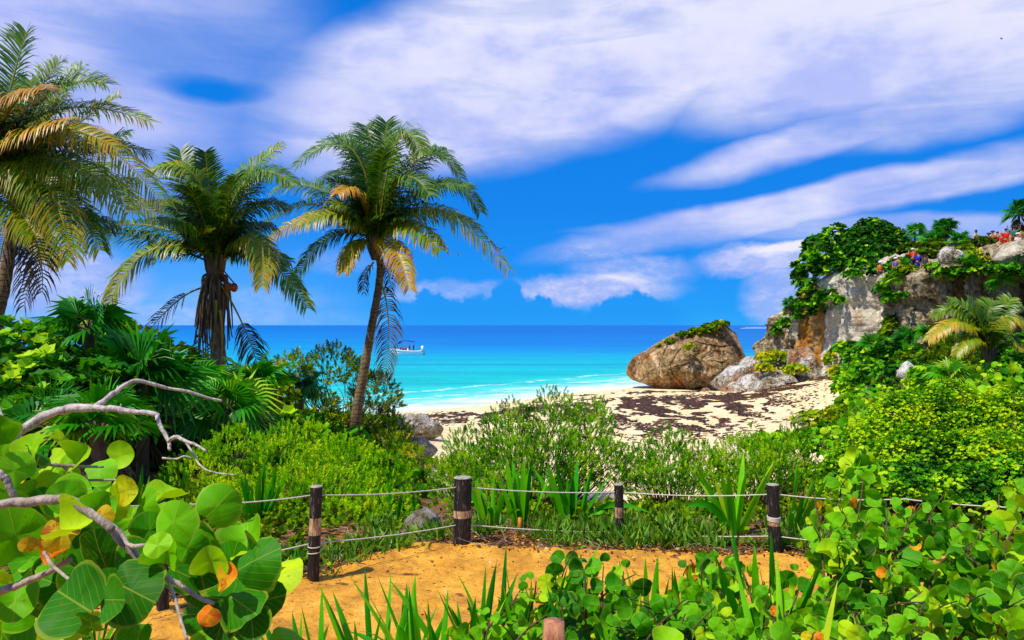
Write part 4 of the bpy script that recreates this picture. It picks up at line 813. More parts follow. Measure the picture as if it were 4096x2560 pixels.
fan_at('dark fan palm at the foot of the grooved cliff face, nearer the brown cleft', 932, 336, 51, 15, .5, .95, 1, .35, 2)
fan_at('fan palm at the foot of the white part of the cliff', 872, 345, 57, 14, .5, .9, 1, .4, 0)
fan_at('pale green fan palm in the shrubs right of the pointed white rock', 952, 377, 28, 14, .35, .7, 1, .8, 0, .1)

# ------------------------------------------------------------------ spider lilies (strap leaves)
def straps(label, px, py, Y, n, Lm, wd=.035, spread=.5, tint=.5, lean=(0, 0), name='lily_clump', cat='lily plant', grp='strap-leaved lilies', flop=.15, extra=None):
    b = at(px, py, Y)
    b[2] = 5.8 if b[1] < 8.4 else zg(b[0], b[1])
    root = empty(name, b, label, cat, grp); g = G()
    for k in range(n):
        a = rng.random() * 2 * PI; sp = spread * (.15 + .85 * rng.random()); d = np.array([math.cos(a) * sp + lean[0], math.sin(a) * sp * .8 + lean[1], 1.0]); d /= np.linalg.norm(d)
        L = Lm * (.6 + .45 * rng.random()); m_ = 12; s = np.linspace(0, 1, m_)[:, None]; fl = (1.4 if rng.random() < flop else .28) * (.5 + rng.random())
        o = b + np.array([math.cos(a), math.sin(a), 0]) * .04 * rng.random() * (1 + n / 12)
        c = o + d * L * s + np.array([d[0], d[1], -.55 * fl]) * L * .5 * fl * s ** 2.4; Tn = norm(np.gradient(c, axis=0)); x = norm(np.cross(Tn, np.array([math.cos(a + .6 * rng.normal()), math.sin(a + .6 * rng.normal()), .15]))); nz = np.cross(x, Tn)
        w_ = wd * (.75 + .5 * rng.random()) * (np.minimum(1, .5 + s * 2.2) * (1 - np.clip((s - .55) / .45, 0, 1) ** 2.2)) * .5 + .0006
        V = np.stack([c - x * w_ + nz * w_ * .35, c, c + x * w_ + nz * w_ * .35], 1); i = np.arange(m_ - 1)[:, None] * 3; j = np.arange(2)[None]
        tn = np.clip(tint + .2 * rng.normal(), 0, 1); g.add(V.reshape(-1, 3), np.stack([i+j, i+j+1, i+3+j+1, i+3+j], -1).reshape(-1, 4), np.clip(np.repeat(tn + .1 * s[:, 0] ** 3, 3), 0, 1))
    g.build('leaves', M['strap'], root, True, loc=b); return root
for a in [
 ('dense lily clump with dark upright blades behind the rope, left of the second post', 256,552,8.6,26,.72,.066,.55,.35),
 ('bright lily clump between the bare branch tips and the leftmost post', 136,508,9.2,24,.62,.066,.75,.55),
 ('narrow lily clump just left of the bright small-leaved bush', 168,508,9.6,12,.6,.058,.5,.5),
 ('lily clump standing directly right of the thick centre post', 492,545,8.5,14,.68,.055,.45,.5),
 ('tall lily clump behind the orange wooden stub', 522,546,8.6,18,.84,.066,.38,.6),
 ('wide sprawling lily clump left of the thin post', 572,548,8.7,18,.78,.058,.85,.5),
 ('pale tall lily with broad arching blades left of the rightmost post', 735,556,8.2,13,.92,.07,.62,.85),
 ('lily clump hidden behind the rightmost post', 790,556,8.2,12,.8,.066,.5,.6),
 ('small lily on the bare earth between the thin post and the pale tall lily', 706,545,9.0,9,.45,.035,.45,.5),
 ('thin dark lily behind the rope where sand shows, left of the thick centre post', 414,520,9.8,9,.42,.03,.5,.35),
 ('dark low lily beside the pitted rock', 394,546,8.9,9,.5,.035,.5,.2),
 ('small thin lily at the foot of the second post', 292,580,6.9,9,.26,.014,.6,.5),
 ('little arching lily right of the foot of the second post', 330,578,6.8,8,.22,.012,.9,.6),
 ('lily clump in front of the leftmost post under the sea grape leaves', 95,620,5.2,14,.42,.03,.7,.4)]:
    straps(*a)
fr_l = [('foreground lily at the bottom left of the path, right of the big sea grape leaves',282,622,4.2,9,.5),('small foreground lily on the path edge, below the second post',314,614,4.1,11,.5),
 ('foreground lily with one leaning blade on the path edge left of the bottom centre',344,606,4.2,12,.45),('foreground lily with thin tall stalks, left of the widely spread one',378,596,4.3,14,.5),('foreground lily with narrow dark blades close beside the widely spread one',404,594,4.5,11,.4),
 ('tall foreground lily with widely spread blades, tallest one at the bottom centre',436,574,4.3,17,.5),('foreground lily right of the widely spread one, dark blades',470,578,4.5,12,.35),('foreground lily with broad dark blades among round leaves at the bottom centre',498,566,4.6,15,.3),
 ('foreground lily with the highest pale blade below the orange stake',527,554,4.7,14,.65),('foreground lily behind the reddish stump',562,590,4.9,10,.5),('foreground lily with pale blades right of the reddish stump',612,588,4.4,12,.7),
 ('dense foreground lily with many pale blades under the thin post',650,562,5.1,20,.6),('dense foreground lily beside the pale one, darker blades',684,560,5.0,18,.4),('foreground lily with broad bright blades, right of the dense pair',704,565,4.7,16,.7),
 ('foreground lily with tall dark blades just left of the rightmost post',762,545,4.7,14,.3),('foreground lily with the longest light green blade, below the rightmost post',790,588,3.7,10,.85),('foreground lily among the sea grapes right of the rightmost post',780,548,5.0,10,.35),
 ('very broad short lily blades at the bottom below the dense pair',700,606,3.7,10,.75),('bright short foreground lily at the bottom right among the sea grapes',905,606,3.6,8,.85),('lily with few dark blades at the bottom between stump and pale lilies',592,604,3.9,9,.3)]
for lab, px, pt, Y, n, tn in fr_l:
    b_ = at(px, pt, Y); straps(lab, px, 640, Y, n, (b_[2] - 5.8) * 1.12, .042, .5, tn, flop=.3)

# ------------------------------------------------------------------ sea grapes
SG = 'sea grape shrubs round the path'
def seagrape(label, tips, base, size, nl=9, tint=(.35,.6), rich=False, orange=.05, wood='twig', grp=SG, r0=.012, stem_px=None):
    root = empty('sea_grape', base, label, 'sea grape', grp); g, gs = G(), G()
    P, D_, U, Tn, Sz = [], [], [], [], []
    for tp in tips:
        b0 = base + np.array([*(rng.normal(size=2) * .12), 0]); m_ = b0 + (tp - b0) * .5 + [*(rng.normal(size=2) * .12), .12 * rng.random()]
        c = bez(b0, m_, tp, 16); gs.tube(c, np.linspace(r0, r0 * .3, 16), 5); Tt = norm(np.gradient(c, axis=0)); L = np.linalg.norm(tp - b0)
        k = nl; s = np.linspace(max(.15, 1 - k * size * .55 / L), 1, k); tn0 = rng.uniform(*tint)
        for q, sv in enumerate(s):
            i = min(15, int(sv * 15)); a = q * 2.4 + rng.random() * .8; ax = Tt[i]; sd = norm(np.cross(ax, [math.cos(a), math.sin(a), .2])); sd[2] *= .6
            d = norm(sd + ax * .35 + rng.normal(size=3) * .15); P.append(c[i] + d * .02); D_.append(d); U.append(norm(np.array([.1, -.75, .75]) + rng.normal(size=3) * .45))
            sz = size * (1.05 - .45 * max(0, sv - .8) / .2) * rng.uniform(.75, 1.15); t_ = tn0 + rng.normal() * .14
            if rng.random() < orange: t_ = rng.uniform(.84, .99); sz *= .7
            else: t_ = min(t_, .78)
            Tn.append(np.clip(t_, 0.02, 1)); Sz.append(sz)
    add_leaves(g, np.array(P), np.array(D_), np.array(U), np.array(Sz), np.array(Tn), RICH if rich else MIDL)
    g.build('leaves', M['grape'], root, True, loc=base); gs.build('stems', M[wood], root, True, loc=base); return root
def tips_in(n, x0, x1, top, bot, Y0, Y1):
    out = []
    for k in range(n):
        px = rng.uniform(x0, x1); tp = np.interp(px, [a for a, b in top], [b for a, b in top]) if isinstance(top, list) else top
        f = rng.random() ** 1.7; py = tp + (bot - tp) * f; out.append(at(px, py, Y1 + (Y0 - Y1) * f ** .8 + rng.normal() * .12))
    return out
def gb(px, Y): x = (px - CX) / F * Y; return np.array([x, Y, 5.8 if Y < 8.5 else zg(x, Y)])
seagrape('tall leafy sea grape at the bottom right corner, with scattered orange leaves', tips_in(24, 930, 1040, [(930,515),(980,490),(1030,480)], 640, 4.0, 5.6), gb(985,4.9), .145, 10, (.15,.78), True, .05)
seagrape('sea grape with orange leaves reaching above the rope near the right edge', tips_in(14, 860, 960, [(860,500),(900,500),(960,492)], 590, 4.8, 6.0), gb(910,5.5), .135, 10, (.15,.76), True, .08)
seagrape('sea grape beside the rightmost post with an upright leafy shoot', tips_in(16, 790, 880, [(790,500),(810,478),(840,500),(858,466),(880,500)], 600, 4.9, 6.2), gb(835,5.6), .135, 11, (.2,.8), True, .06)
seagrape('large sea grape along the bottom right in front of the path, dark round leaves', tips_in(20, 820, 950, 580, 650, 3.7, 4.6), gb(885,4.2), .13, 9, (.1,.7), True, .05)
seagrape('sea grape reaching left over the path in front of the rightmost post', tips_in(16, 672, 800, [(672,560),(690,552),(740,560),(800,575)], 620, 4.5, 5.3), gb(755,4.9), .12, 9, (.2,.8), True, .05)
seagrape('sea grape shoot with round leaves standing in front of the path at the centre', tips_in(15, 545, 650, [(545,575),(565,540),(600,565),(650,570)], 640, 4.2, 5.0), gb(590,4.7), .12, 10, (.15,.76), True, .05)
seagrape('low sea grape with round leaves at the bottom centre, left of the reddish stump', tips_in(18, 455, 560, [(455,620),(490,598),(530,580),(560,575)], 655, 4.0, 4.7), gb(505,4.3), .10, 9, (.2,.8), True, .04)
seagrape('low dark sea grape at the bottom between the reddish stump and the pale lilies', tips_in(18, 590, 740, 598, 660, 3.8, 4.5), gb(660,4.2), .125, 9, (.1,.7), True, .03)
seagrape('sea grape at the bottom below the rightmost post, bright leaves', tips_in(12, 740, 830, 590, 655, 3.7, 4.3), gb(785,4.0), .12, 9, (.3,.82), True, .04)
seagrape('light green sea grape behind the small-leaved bush on the right slope', tips_in(16, 930, 1040, [(930,392),(980,366),(1040,362)], 410, 13.5, 16), gb(985,15), .24, 9, (.55,.8), False, .04)
seagrape('sea grape on the slope left of the large yellow-green bush, pale round leaves', tips_in(22, 815, 890, [(815,440),(850,402),(890,385)], 455, 11.5, 15), gb(850,13.5), .20, 9, (.45,.75), False, .03)
seagrape('upright sea grape shoot with pale leaves before the large yellow-green bush', tips_in(5, 850, 868, 452, 490, 8.0, 8.6), gb(858,8.4), .17, 11, (.45,.7), True, 0)
seagrape('few round sea grape leaves at the right end of the sand above the small-leaved bushes', tips_in(6, 750, 800, 428, 440, 17, 19), gb(775,18), .26, 7, (.4,.65), False, 0)
seagrape('single sea grape twig entering at the right edge behind the rope', tips_in(3, 1010, 1035, 475, 510, 6.2, 6.8), gb(1045,6.6), .16, 8, (.35,.6), True, 0)

# the big sea grape close at the left: measured leaves on bare and leafy branches
base = at(-150, 640, 2.4); base[2] = 5.8; root = empty('sea_grape', base, 'big close sea grape at the lower left with very large veined leaves, some yellow', 'sea grape', SG)
g = G(); P, D_, U, Sz, Tn, = [], [], [], [], []
LV = [(75,602,66,1.5,(-.9,.2),.14),(130,590,60,1.55,(.9,-.3),.10),(112,600,42,1.42,(.9,.25),.2),(91,622,32,1.36,(-.2,-1),.3),(100,552,46,1.75,(-.2,1),.08),(168,553,32,1.6,(.2,1),.62),(174,522,40,1.6,(.2,1),.56),(158,545,24,1.55,(-.6,.6),.66),
 (72,529,40,1.65,(.8,.3),.78),(62,532,42,1.68,(-.7,.5),.87),(57,552,36,1.7,(-.6,-.4),.93),(256,560,48,1.7,(.8,.5),.2),(250,582,58,1.75,(.9,-.1),.16),(240,603,44,1.6,(.9,-.2),.2),(226,577,34,1.58,(.8,.5),.93),(211,561,30,1.6,(.1,1),.7),
 (188,548,36,1.75,(.4,.9),.35),(205,545,30,1.8,(.3,1),.45),(222,622,38,1.62,(-.3,-1),.05),(252,625,34,1.7,(.4,-.9),.12),(208,615,26,1.55,(-.5,-.9),.95),(70,497,40,1.9,(.9,.4),.6),(98,508,34,1.85,(.7,.6),.5),(80,458,28,2.1,(.8,.5),.72),
 (33,449,30,2.0,(.1,1),.68),(52,462,26,2.1,(.9,.2),.74),(14,470,34,1.9,(-.6,.8),.6),(48,486,26,2.0,(0,1),.7),(112,497,34,1.95,(.8,.5),.76),(126,490,26,1.9,(1,.3),.83),(142,508,40,1.9,(.6,.8),.5),(104,515,24,1.75,(.9,.7),.88),
 (16,535,56,1.8,(-.2,1),.5),(30,560,44,1.85,(-.6,-.6),.35),(88,575,50,1.8,(-.6,.6),.22),(132,562,44,1.7,(.7,.6),.15),(60,470,30,2.15,(.5,.8),.66),(100,470,30,2.2,(.8,.3),.6),(30,500,36,2.0,(-.5,.8),.55),(120,455,24,2.3,(.9,.3),.7),
 (6,510,40,1.9,(-.5,.8),.6),(150,530,34,1.8,(.5,.9),.3),(185,575,40,1.8,(.7,-.4),.18),(205,590,36,1.8,(.2,-1),.12),(0,455,30,2.1,(-.3,1),.64),(45,520,30,1.95,(-.5,.6),.72),(10,590,26,1.9,(-.8,-.4),.8),(28,545,20,1.7,(0,1),.9),
 (265,600,46,1.8,(.9,.3),.14),(232,560,36,1.82,(.3,1),.3),(60,585,40,1.9,(-.8,.3),.2),(62,440,22,2.3,(.2,1),.7),(146,580,36,1.65,(.8,.1),.3),(20,610,40,2.1,(-.7,.3),.35),(8,640,46,2.2,(-.4,.7),.3)]
rl = np.random.default_rng(3)
for (a, b, dpx, Y, dr, tn) in LV:
    size = dpx / F * Y * (1.12 if tn < .85 else .85); d = norm(np.array([dr[0], -.1 + .3 * rl.normal(), dr[1]])); c = at(a, b, Y); P.append(c - d * size * .5); D_.append(d); up = norm(np.array([.25 * rl.normal(), -1.0, .75 + .35 * rl.normal()])); U.append(up); Sz.append(size); Tn.append(tn)
for k in range(230):
    a, b = rl.uniform(-20, 285), rl.uniform(432, 645); Y = rl.uniform(1.85, 2.7)
    if b < 425 + .46 * a + 20 * rl.random() or (150 < a < 200 and b > 590) or (a > 270) or (200 > a > 100 and b > 560 and rl.random() < .4): continue
    c = at(a, b, Y); d = norm(np.array([rl.normal(), rl.normal() * .5, rl.normal() * .6])); P.append(c); D_.append(d); U.append(norm(np.array([0, -.6, 1]) + .5 * rl.normal(size=3))); Sz.append(rl.uniform(.06, .125)); Tn.append(rl.uniform(.15, .78) if rl.random() > .06 else rl.uniform(.82, .98))
st_ = rng; add_leaves(g, np.array(P), np.array(D_), np.array(U), np.array(Sz), np.array(Tn), RICH); g.build('leaves', M['grape'], root, True, loc=base)
def branch(gx, pts, Y0, Y1, r0, r1, n=30, knob=.10):
    k = len(pts); P_ = [at(a, b, Y0 + (Y1 - Y0) * i / (k - 1)) for i, (a, b) in enumerate(pts)]; c = spline(P_, n); rr = np.linspace(r0, r1, n) * (1 + knob * vnoise(np.stack([np.arange(n) * .35, np.full(n, pts[0][0]), np.full(n, 3.)], -1))); c = c + .45 * rr[:, None] * fbm(np.stack([np.arange(n)[:, None] * .45 + np.array([[0, 30, 60]]), np.full((n, 3), pts[0][1]), np.full((n, 3), 1.5)], -1), 3); gx.tube(c, rr, 8, cap=True)
g = G()
branch(g, [(-60,512),(0,505),(30,502),(62,499),(80,507),(97,518),(112,530)], 1.7, 1.65, .011, .009); branch(g, [(-60,620),(0,592),(20,584),(45,574),(70,560)], 1.8, 1.7, .010, .006)
branch(g, [(165,577),(180,585),(200,598),(214,604)], 1.6, 1.6, .006, .004); branch(g, [(112,530),(135,555),(150,570),(168,580)], 1.68, 1.62, .009, .006); branch(g, [(168,580),(176,602),(180,618),(187,640)], 1.6, 1.5, .004, .003, 20)
branch(g, [(16,463),(30,461),(46,464),(70,466),(104,467)], 2.0, 2.1, .008, .003); branch(g, [(-10,470),(4,477),(10,488),(14,500)], 1.8, 1.8, .010, .008); branch(g, [(62,466),(78,477),(88,480),(120,480)], 2.1, 2.1, .004, .003)
branch(g, [(97,518),(118,530),(130,545),(150,545)], 1.68, 1.6, .006, .004); branch(g, [(-120,640),(-60,560),(-60,512)], 1.9, 1.7, .02, .012); branch(g, [(-150,660),(-120,640)], 2.4, 1.9, .024, .02, 8)
branch(g, [(35,540),(46,555),(52,565),(70,580),(92,600)], 1.75, 1.5, .005, .003); branch(g, [(150,570),(160,550),(172,535)], 1.62, 1.6, .005, .003)
g.build('branches', M['bark'], root, True, loc=base)
# bare dead branch reaching over the dune planting
base = at(-120, 560, 2.6); base[2] = 5.8; root = empty('dead_branch', base, 'bare crooked grey branch without leaves arching across the left side', 'branch'); g = G()
branch(g, [(-120,640),(-60,520),(-20,470),(0,448),(20,432),(42,418),(60,411),(78,408),(95,408)], 2.6, 2.4, .022, .0115, 50); branch(g, [(95,408),(112,409),(130,411),(148,413),(158,415)], 2.4, 2.35, .0105, .007)
branch(g, [(94,408),(106,399),(116,392),(126,384),(138,381),(152,384),(168,388),(190,392),(205,397),(222,401)], 2.4, 2.6, .009, .0035, 50); branch(g, [(157,414),(161,428),(168,440),(170,450)], 2.35, 2.3, .007, .005)
branch(g, [(168,441),(176,437),(186,441),(196,445),(206,451)], 2.3, 2.2, .0065, .0035); branch(g, [(186,442),(194,455),(200,465),(212,472),(236,475)], 2.3, 2.2, .0035, .0018); branch(g, [(162,458),(176,459),(184,456),(192,458)], 2.25, 2.25, .003, .002, 12)
branch(g, [(158,415),(156,420)], 2.35, 2.33, .006, .003, 6); branch(g, [(116,392),(118,386)], 2.45, 2.45, .004, .002, 6); branch(g, [(0,448),(6,430),(0,410),(-4,395)], 2.4, 2.5, .006, .002, 14); branch(g, [(20,432),(14,446),(20,462),(16,480)], 2.4, 2.2, .007, .004, 14); branch(g, [(120,411),(121,404)], 2.4, 2.4, .004, .002, 6)
g.build('wood', M['deadwood'], root, True, loc=base)

# ------------------------------------------------------------------ rope fence
m, t = newmat('tarred_post'); p = t.node('ShaderNodeNewGeometry').outputs['Position']
f = t.noise(t.mapping(p, sca=(1, 1, .16)), 60, 5, .7); t.put(t.b.inputs['Base Color'], t.mix(t.ss(f, .54, .64, 0, .75), t.ramp(t.noise(p, 30, 4), [(.3, '060404'), (.7, '16100e')]), lin('7a6a5c'))); t.b.inputs['Roughness'].default_value = .65; bump(t, f, .9, .008); M['post'] = m
m, t = newmat('worn_wood'); p = t.node('ShaderNodeNewGeometry').outputs['Position']; f = t.noise(t.mapping(p, sca=(1, 1, .2)), 50, 5, .7)
t.put(t.b.inputs['Base Color'], t.ramp(f, [(.32, '1c1410'), (.45, '8a6844'), (.62, 'd2b890')])); t.b.inputs['Roughness'].default_value = .85; bump(t, f, .8, .006); M['worn'] = m
M['endgrain'] = simple('post_end_grain', 'a8a48c', .9, .5, 40, .004); M['rope'] = simple('rope', 'd8d2c0', .9, .35, 120, .002)
PO = 'round fence posts carrying the ropes'; posts = []
for lab, px, pb, pt, wpx, lean, band in [('leftmost fence post, its top just above the sea grape leaves', 163, 610, 494, 12, -.03, None), ('second fence post from the left with a wide pale worn band', 313, 582, 487, 12, .035, (.5,.68)),
     ('thick dark centre post, widest of the fence', 462, 545, 478, 17.5, .012, (.42,.53)), ('thin fence post standing farthest back, right of the centre', 620, 537, 485, 9, -.03, (.38,.58)), ('rightmost fence post bound with grey rope', 775, 552, 485, 12, -.035, (.4,.52))]:
    Y = 2.2 * F / (pb - HY); b = np.array([(px - CX) / F * Y, Y, 5.8]); h = (pb - pt) / F * Y; r = wpx / F * Y / 2; root = empty('fence_post', b, lab, 'post', PO); posts.append((b, h, r))
    n = 26; s = np.linspace(0, 1, n); cx = b[0] + lean * s * h; th = np.linspace(0, 2*PI, 20, endpoint=False)
    def ringed(z0, z1, k, gr, nn=14):
        zz = np.linspace(z0, z1, nn); q = np.stack([np.cos(th)[None] * np.ones((nn, 1)), np.sin(th)[None] * np.ones((nn, 1)), np.tile(zz[:, None], (1, 20)) * .5], -1)
        rr = r * k * (1 + .05 * fbm(q * 1.7 + px, 3) + .03 * fbm(q * [6, 6, 2] + px, 2)); V = np.stack([b[0] + lean * zz[:, None] + rr * np.cos(th), b[1] + rr * np.sin(th), 5.8 + zz[:, None] + 0 * rr], -1)
        i = np.arange(nn - 1)[:, None] * 20; j = np.arange(20)[None]; kk = (j + 1) % 20; gr.add(V.reshape(-1, 3), np.stack([i+j, i+kk, i+20+kk, i+20+j], -1).reshape(-1, 4)); return V
    g = G(); V = ringed(-.15, h, 1, g, 24); g.build('shaft', M['post'], root, True, loc=b)
    g = G(); top = V[-1].copy(); c_ = top.mean(0); out = c_ + (top - c_) * 1.03; g.add(np.vstack([top, out, out + [0, 0, .006], (c_ + (top - c_) * .9) + [0, 0, .011], [c_ + [0, 0, .012]]]), np.concatenate([np.stack([np.arange(20) + 20*q, (np.arange(20)+1) % 20 + 20*q, (np.arange(20)+1) % 20 + 20*(q+1), np.arange(20) + 20*(q+1)], -1) for q in range(3)]))
    g.Fb.append(np.stack([np.arange(20) + 60, (np.arange(20)+1) % 20 + 60, np.full(20, 80)], -1)); g.build('end_grain', M['endgrain'], root, False, loc=b)
    if band: g = G(); ringed(h * band[0], h * band[1], 1.025, g, 10); g.build('worn_band', M['worn'], root, True, loc=b)
    if px in (775, 313):
        g = G()
        for q in range(6 if px == 775 else 2):
            zq = h * ((.53 if px == 775 else .38) - .012 * q - (.05 * (q > 0) if px == 313 else 0)) ; a = np.linspace(0, 2*PI, 22); g.tube(np.stack([b[0] + lean * zq + r * 1.06 * np.cos(a), b[1] + r * 1.06 * np.sin(a), 5.8 + zq + .004 * np.sin(a + q)], -1), .005, 5)
        g.build('rope_binding', M['rope'], root, True, loc=b)
def rope(label, pts, sag):
    g = G(); pts = [at(*p) for p in pts]
    for a, b in zip(pts[:-1], pts[1:]):
        s = np.linspace(0, 1, 24)[:, None]; c = a + (b - a) * s - [0, 0, 1] * (sag * 4 * s * (1 - s)); g.tube(c, .0055, 6)
    o = g.build('rope', M['rope'], None, True, loc=pts[0]); tag(o, label, 'rope', 'ropes strung between the fence posts')
Ys = [2.2 * F / (q - HY) for q in (610, 582, 545, 537, 552)]
rope('upper pale rope running through all the fence posts', [(60,500,Ys[0]-.6),(163,504,Ys[0]),(313,495,Ys[1]),(462,486.5,Ys[2]),(620,492,Ys[3]),(775,494,Ys[4]),(905,499,7.2),(1080,508,6.6)], .028)
rope('lower rope running along the fence a hand above the ground', [(60,572,Ys[0]-.6),(163,568,Ys[0]),(313,543,Ys[1]),(462,524,Ys[2]),(620,532,Ys[3]),(775,536,Ys[4]),(905,545,7.2),(1080,560,6.6)], .022)
b = at(520,546,8.3); b[2] = 5.78; g = G(); c = np.array([b, b + [0, 0, .09], b + [0, 0, .17]]); g.tube(c, [.026, .025, .023], 4, cap=True); tag(g.build('wooden_stake', simple('orange_wood', 'd8801c', .8, .4, 30), None, False, loc=b), 'short square orange wooden stake in front of the tall lily', 'stake')
b = at(546,640,3.6); b[2] = 5.8; tp_ = at(554,621,3.6); g = G(); c = spline([b, (b + tp_) / 2 + [.01, 0, 0], tp_], 8); g.tube(c, np.linspace(.085, .052, 8) * (1 + .06 * rng.normal(size=8)), 9, cap=True); tag(g.build('stump', barkmat('red_brown_wood', '5a2414', 'c88a62', 22), None, False, loc=b), 'reddish brown broken stump poking up at the bottom edge', 'stump')

# ------------------------------------------------------------------ litter, grass, twigs
g = G(); N = 5200; px = rng.uniform(-4.5, 5.5, N); py = edgey(px) + abs(rng.normal(size=N)) * .55 - .12; zz = np.where(py < 8.4, 5.8, H(px, py)) + .015 + .02 * rng.random(N)
d = rdir(N); d[:, 2] *= .25; up = np.array([0, 0, 1.]) + .6 * rng.normal(size=(N, 3)); g.scatter(LEAF * [1.2, 1, 1], QF, np.stack([px, py, zz], -1), frames(norm(d), up), rng.uniform(.012, .06, N), rng.random(N) ** 2.2)
N = 700; px = rng.uniform(-4, 5, N); py = edgey(px) - abs(rng.normal(size=N)) * .8; d = rdir(N); d[:, 2] *= .2; g.scatter(LEAF * [1.2, 1, 1], QF, np.stack([px, py, np.full(N, 5.865)], -1), frames(norm(d), np.array([0, 0, 1.]) + .5 * rng.normal(size=(N, 3))), rng.uniform(.012, .045, N), rng.random(N) ** 1.2)
tag(g.build('leaf_litter', M['litter'], None, False), 'scatter of brown and orange fallen leaves along the path edge under the ropes', 'leaf litter', kind='stuff')
g = G(); N = 700; px = rng.uniform(-3.5, 5.5, N); py = edgey(px) + rng.random(N) * 1.6 - .05
for k in range(N):
    z = 5.8 if py[k] < 8.4 else zg(px[k], py[k]); a = rng.random() * 6.28; L = rng.uniform(.08, .4); q = np.array([px[k], py[k], z + .01]); g.tube([q, q + np.array([math.cos(a), math.sin(a), .25 * rng.random()]) * L * .5 + rng.normal(size=3) * .02 + [0, 0, .02], q + np.array([math.cos(a), math.sin(a), .3 * rng.random()]) * L], [.004, .003, .0015], 3)
tag(g.build('fallen_twigs', M['bark'], None, False), 'tangle of pale dry twigs on the dark earth behind the ropes', 'twigs', kind='stuff')
g = G(); cl = [(545,540,8.0),(556,536,8.4),(612,545,8.1),(628,547,8.0),(655,540,8.3),(643,530,8.6),(372,558,7.5),(400,552,7.6),(386,550,7.7),(350,566,7.2),(560,545,8.1),(600,535,8.4),(668,528,9),(590,542,8.2),(430,548,8),(365,552,7.7),(336,560,7.4),(640,545,8),(690,535,8.6),(715,548,8.2),(380,540,8.2)] + [(float(a), 0, 0) for a in rng.uniform(-2.6, 4.6, 34)]
for (a, b, Y) in cl:
    c0 = at(a, b, Y) if Y else np.array([a, float(edgey(np.array([a]))[0]) + .12 + .9 * rng.random() ** 1.5, 5.8]); c0[2] = 5.8 if c0[1] < 8.5 else zg(c0[0], c0[1]); n = 60; o = c0 + np.stack([rng.normal(size=n) * .10, rng.normal(size=n) * .06, np.zeros(n)], -1); d = norm(np.stack([rng.normal(size=n) * .6, rng.normal(size=n) * .6, np.ones(n)], -1)); V0 = np.array([[-.02, 0, 0], [.02, 0, 0], [.014, .6, .04], [0, 1, .0 - .12]]); g.scatter(V0, QF, o, frames(d, rdir(n)), rng.uniform(.08, .26, n), rng.random(n))
tag(g.build('grass_tufts', M['grass'], None, False), 'thin green grass tufts at the feet of the fence posts', 'grass', kind='stuff')

# low undergrowth that closes the dark floor under the bushes
g = G(); N = 9500; x = rng.uniform(-7.5, 9, N); y = np.maximum(edgey(x) + .25 + rng.random(N) ** 1.6 * 4.5, 6.5); k = rng.random(N) < np.clip((fbm(np.stack([x * .6, y * .6, 0 * x], -1), 3) + .25) * 2, .0, 1); k &= ~((x > -1.9) & (x < -.1) & (rng.random(N) < .8)); x, y = x[k], y[k]; z = H(x, y) + rng.random(len(x)) * .2 * np.clip((y - edgey(x)), .1, 1)
d = norm(rdir(len(x)) + [0, 0, .8]); R = frames(d, rdir(len(x))); R = np.stack([R[..., 0], R[..., 2], R[..., 1]], -1); V, Fq, tn = RO[0]; g.scatter(V, Fq, np.stack([x, y, z], -1), R, rng.uniform(.04, .11, len(x)), rng.uniform(.1, .75, len(x)), ptint=tn)
tag(g.build('ground_cover', M['smallo'], None, False), 'low leafy ground cover under the bushes behind the ropes', 'ground cover', kind='stuff')
g = G(); N = 30000; x = rng.uniform(-26, 46, N); y = rng.uniform(13, 66, N); z = H(x, y); k = ((z > 3.4) | (x < -6)) & (z > 1.2) & ~((x > -4.5) & (x < 6) & (y < 40) & (x > -1.5 - (y - 14) * .1)); x, y, z = x[k], y[k], z[k]
d = norm(rdir(len(x)) + [0, 0, .9]); R = frames(d, rdir(len(x))); R = np.stack([R[..., 0], R[..., 2], R[..., 1]], -1); V, Fq, tn = RO[1]; cl_ = fbm(np.stack([x * .25, y * .25, 0 * x], -1), 3); g.scatter(V, Fq, np.stack([x, y, z + rng.random(len(x)) * (.25 + .5 * np.clip(cl_ + .3, 0, 1))], -1), R, rng.uniform(.16, .34, len(x)) * (1 + y / 80), np.clip(.4 + .8 * cl_ + .2 * rng.normal(size=len(x)), 0, .95), ptint=tn)
tag(g.build('ground_cover', M['dark'], None, False), 'green ground cover carpeting the dune and the slope below the cliff', 'ground cover', kind='stuff')

# ------------------------------------------------------------------ sargassum on the beach
def shore_s(x, y): return (x + 10.5) * -.763 + (y - 71.7) * .646
g = G(); P = []
def weed(n, cx, cy, rx, ry, rot=0):
    n = int(n * 2.9)
    a = rng.normal(size=(n * 2, 2)) * [rx, ry] * .5; c, s = math.cos(rot), math.sin(rot); x = cx + a[:, 0] * c - a[:, 1] * s; y = cy + a[:, 0] * s + a[:, 1] * c
    k = ((fbm(np.stack([x * .5, y * .22, 0 * x], -1), 3) + .9 * fbm(np.stack([x * 1.9 + 9, y * .9, 0 * x], -1), 3)) > (-.2 if n > 2400 else -.03)) & (shore_s(x, y) < -1.0); P.append(np.stack([x, y], -1)[k][:n])
def W(px, py, z=.8): Y = (ZC - z) * F / (py - HY); return (px - CX) / F * Y, Y
for (a, b, rx, ry, n) in [(690,405,9,6,2600),(660,400,10,4,1500),(720,402,10,5,1500),(780,404,9,2.2,900),(640,412,6,6,700),(685,418,8,5,600),(725,415,7,4,420),(650,390,9,2.0,560),(690,387,8,1.5,420),(620,398,8,3,420),(735,424,5,2,160),(670,432,6,3,200),(600,410,8,4,260),(480,412,6,3.4,420),(510,408,6,3,340),(460,422,4,3,160),(545,418,7,4,200),(700,430,9,6,240),(700,440,9,5,160)]:
    x_, y_ = W(a, b); weed(n, x_, y_, rx, ry, .35)
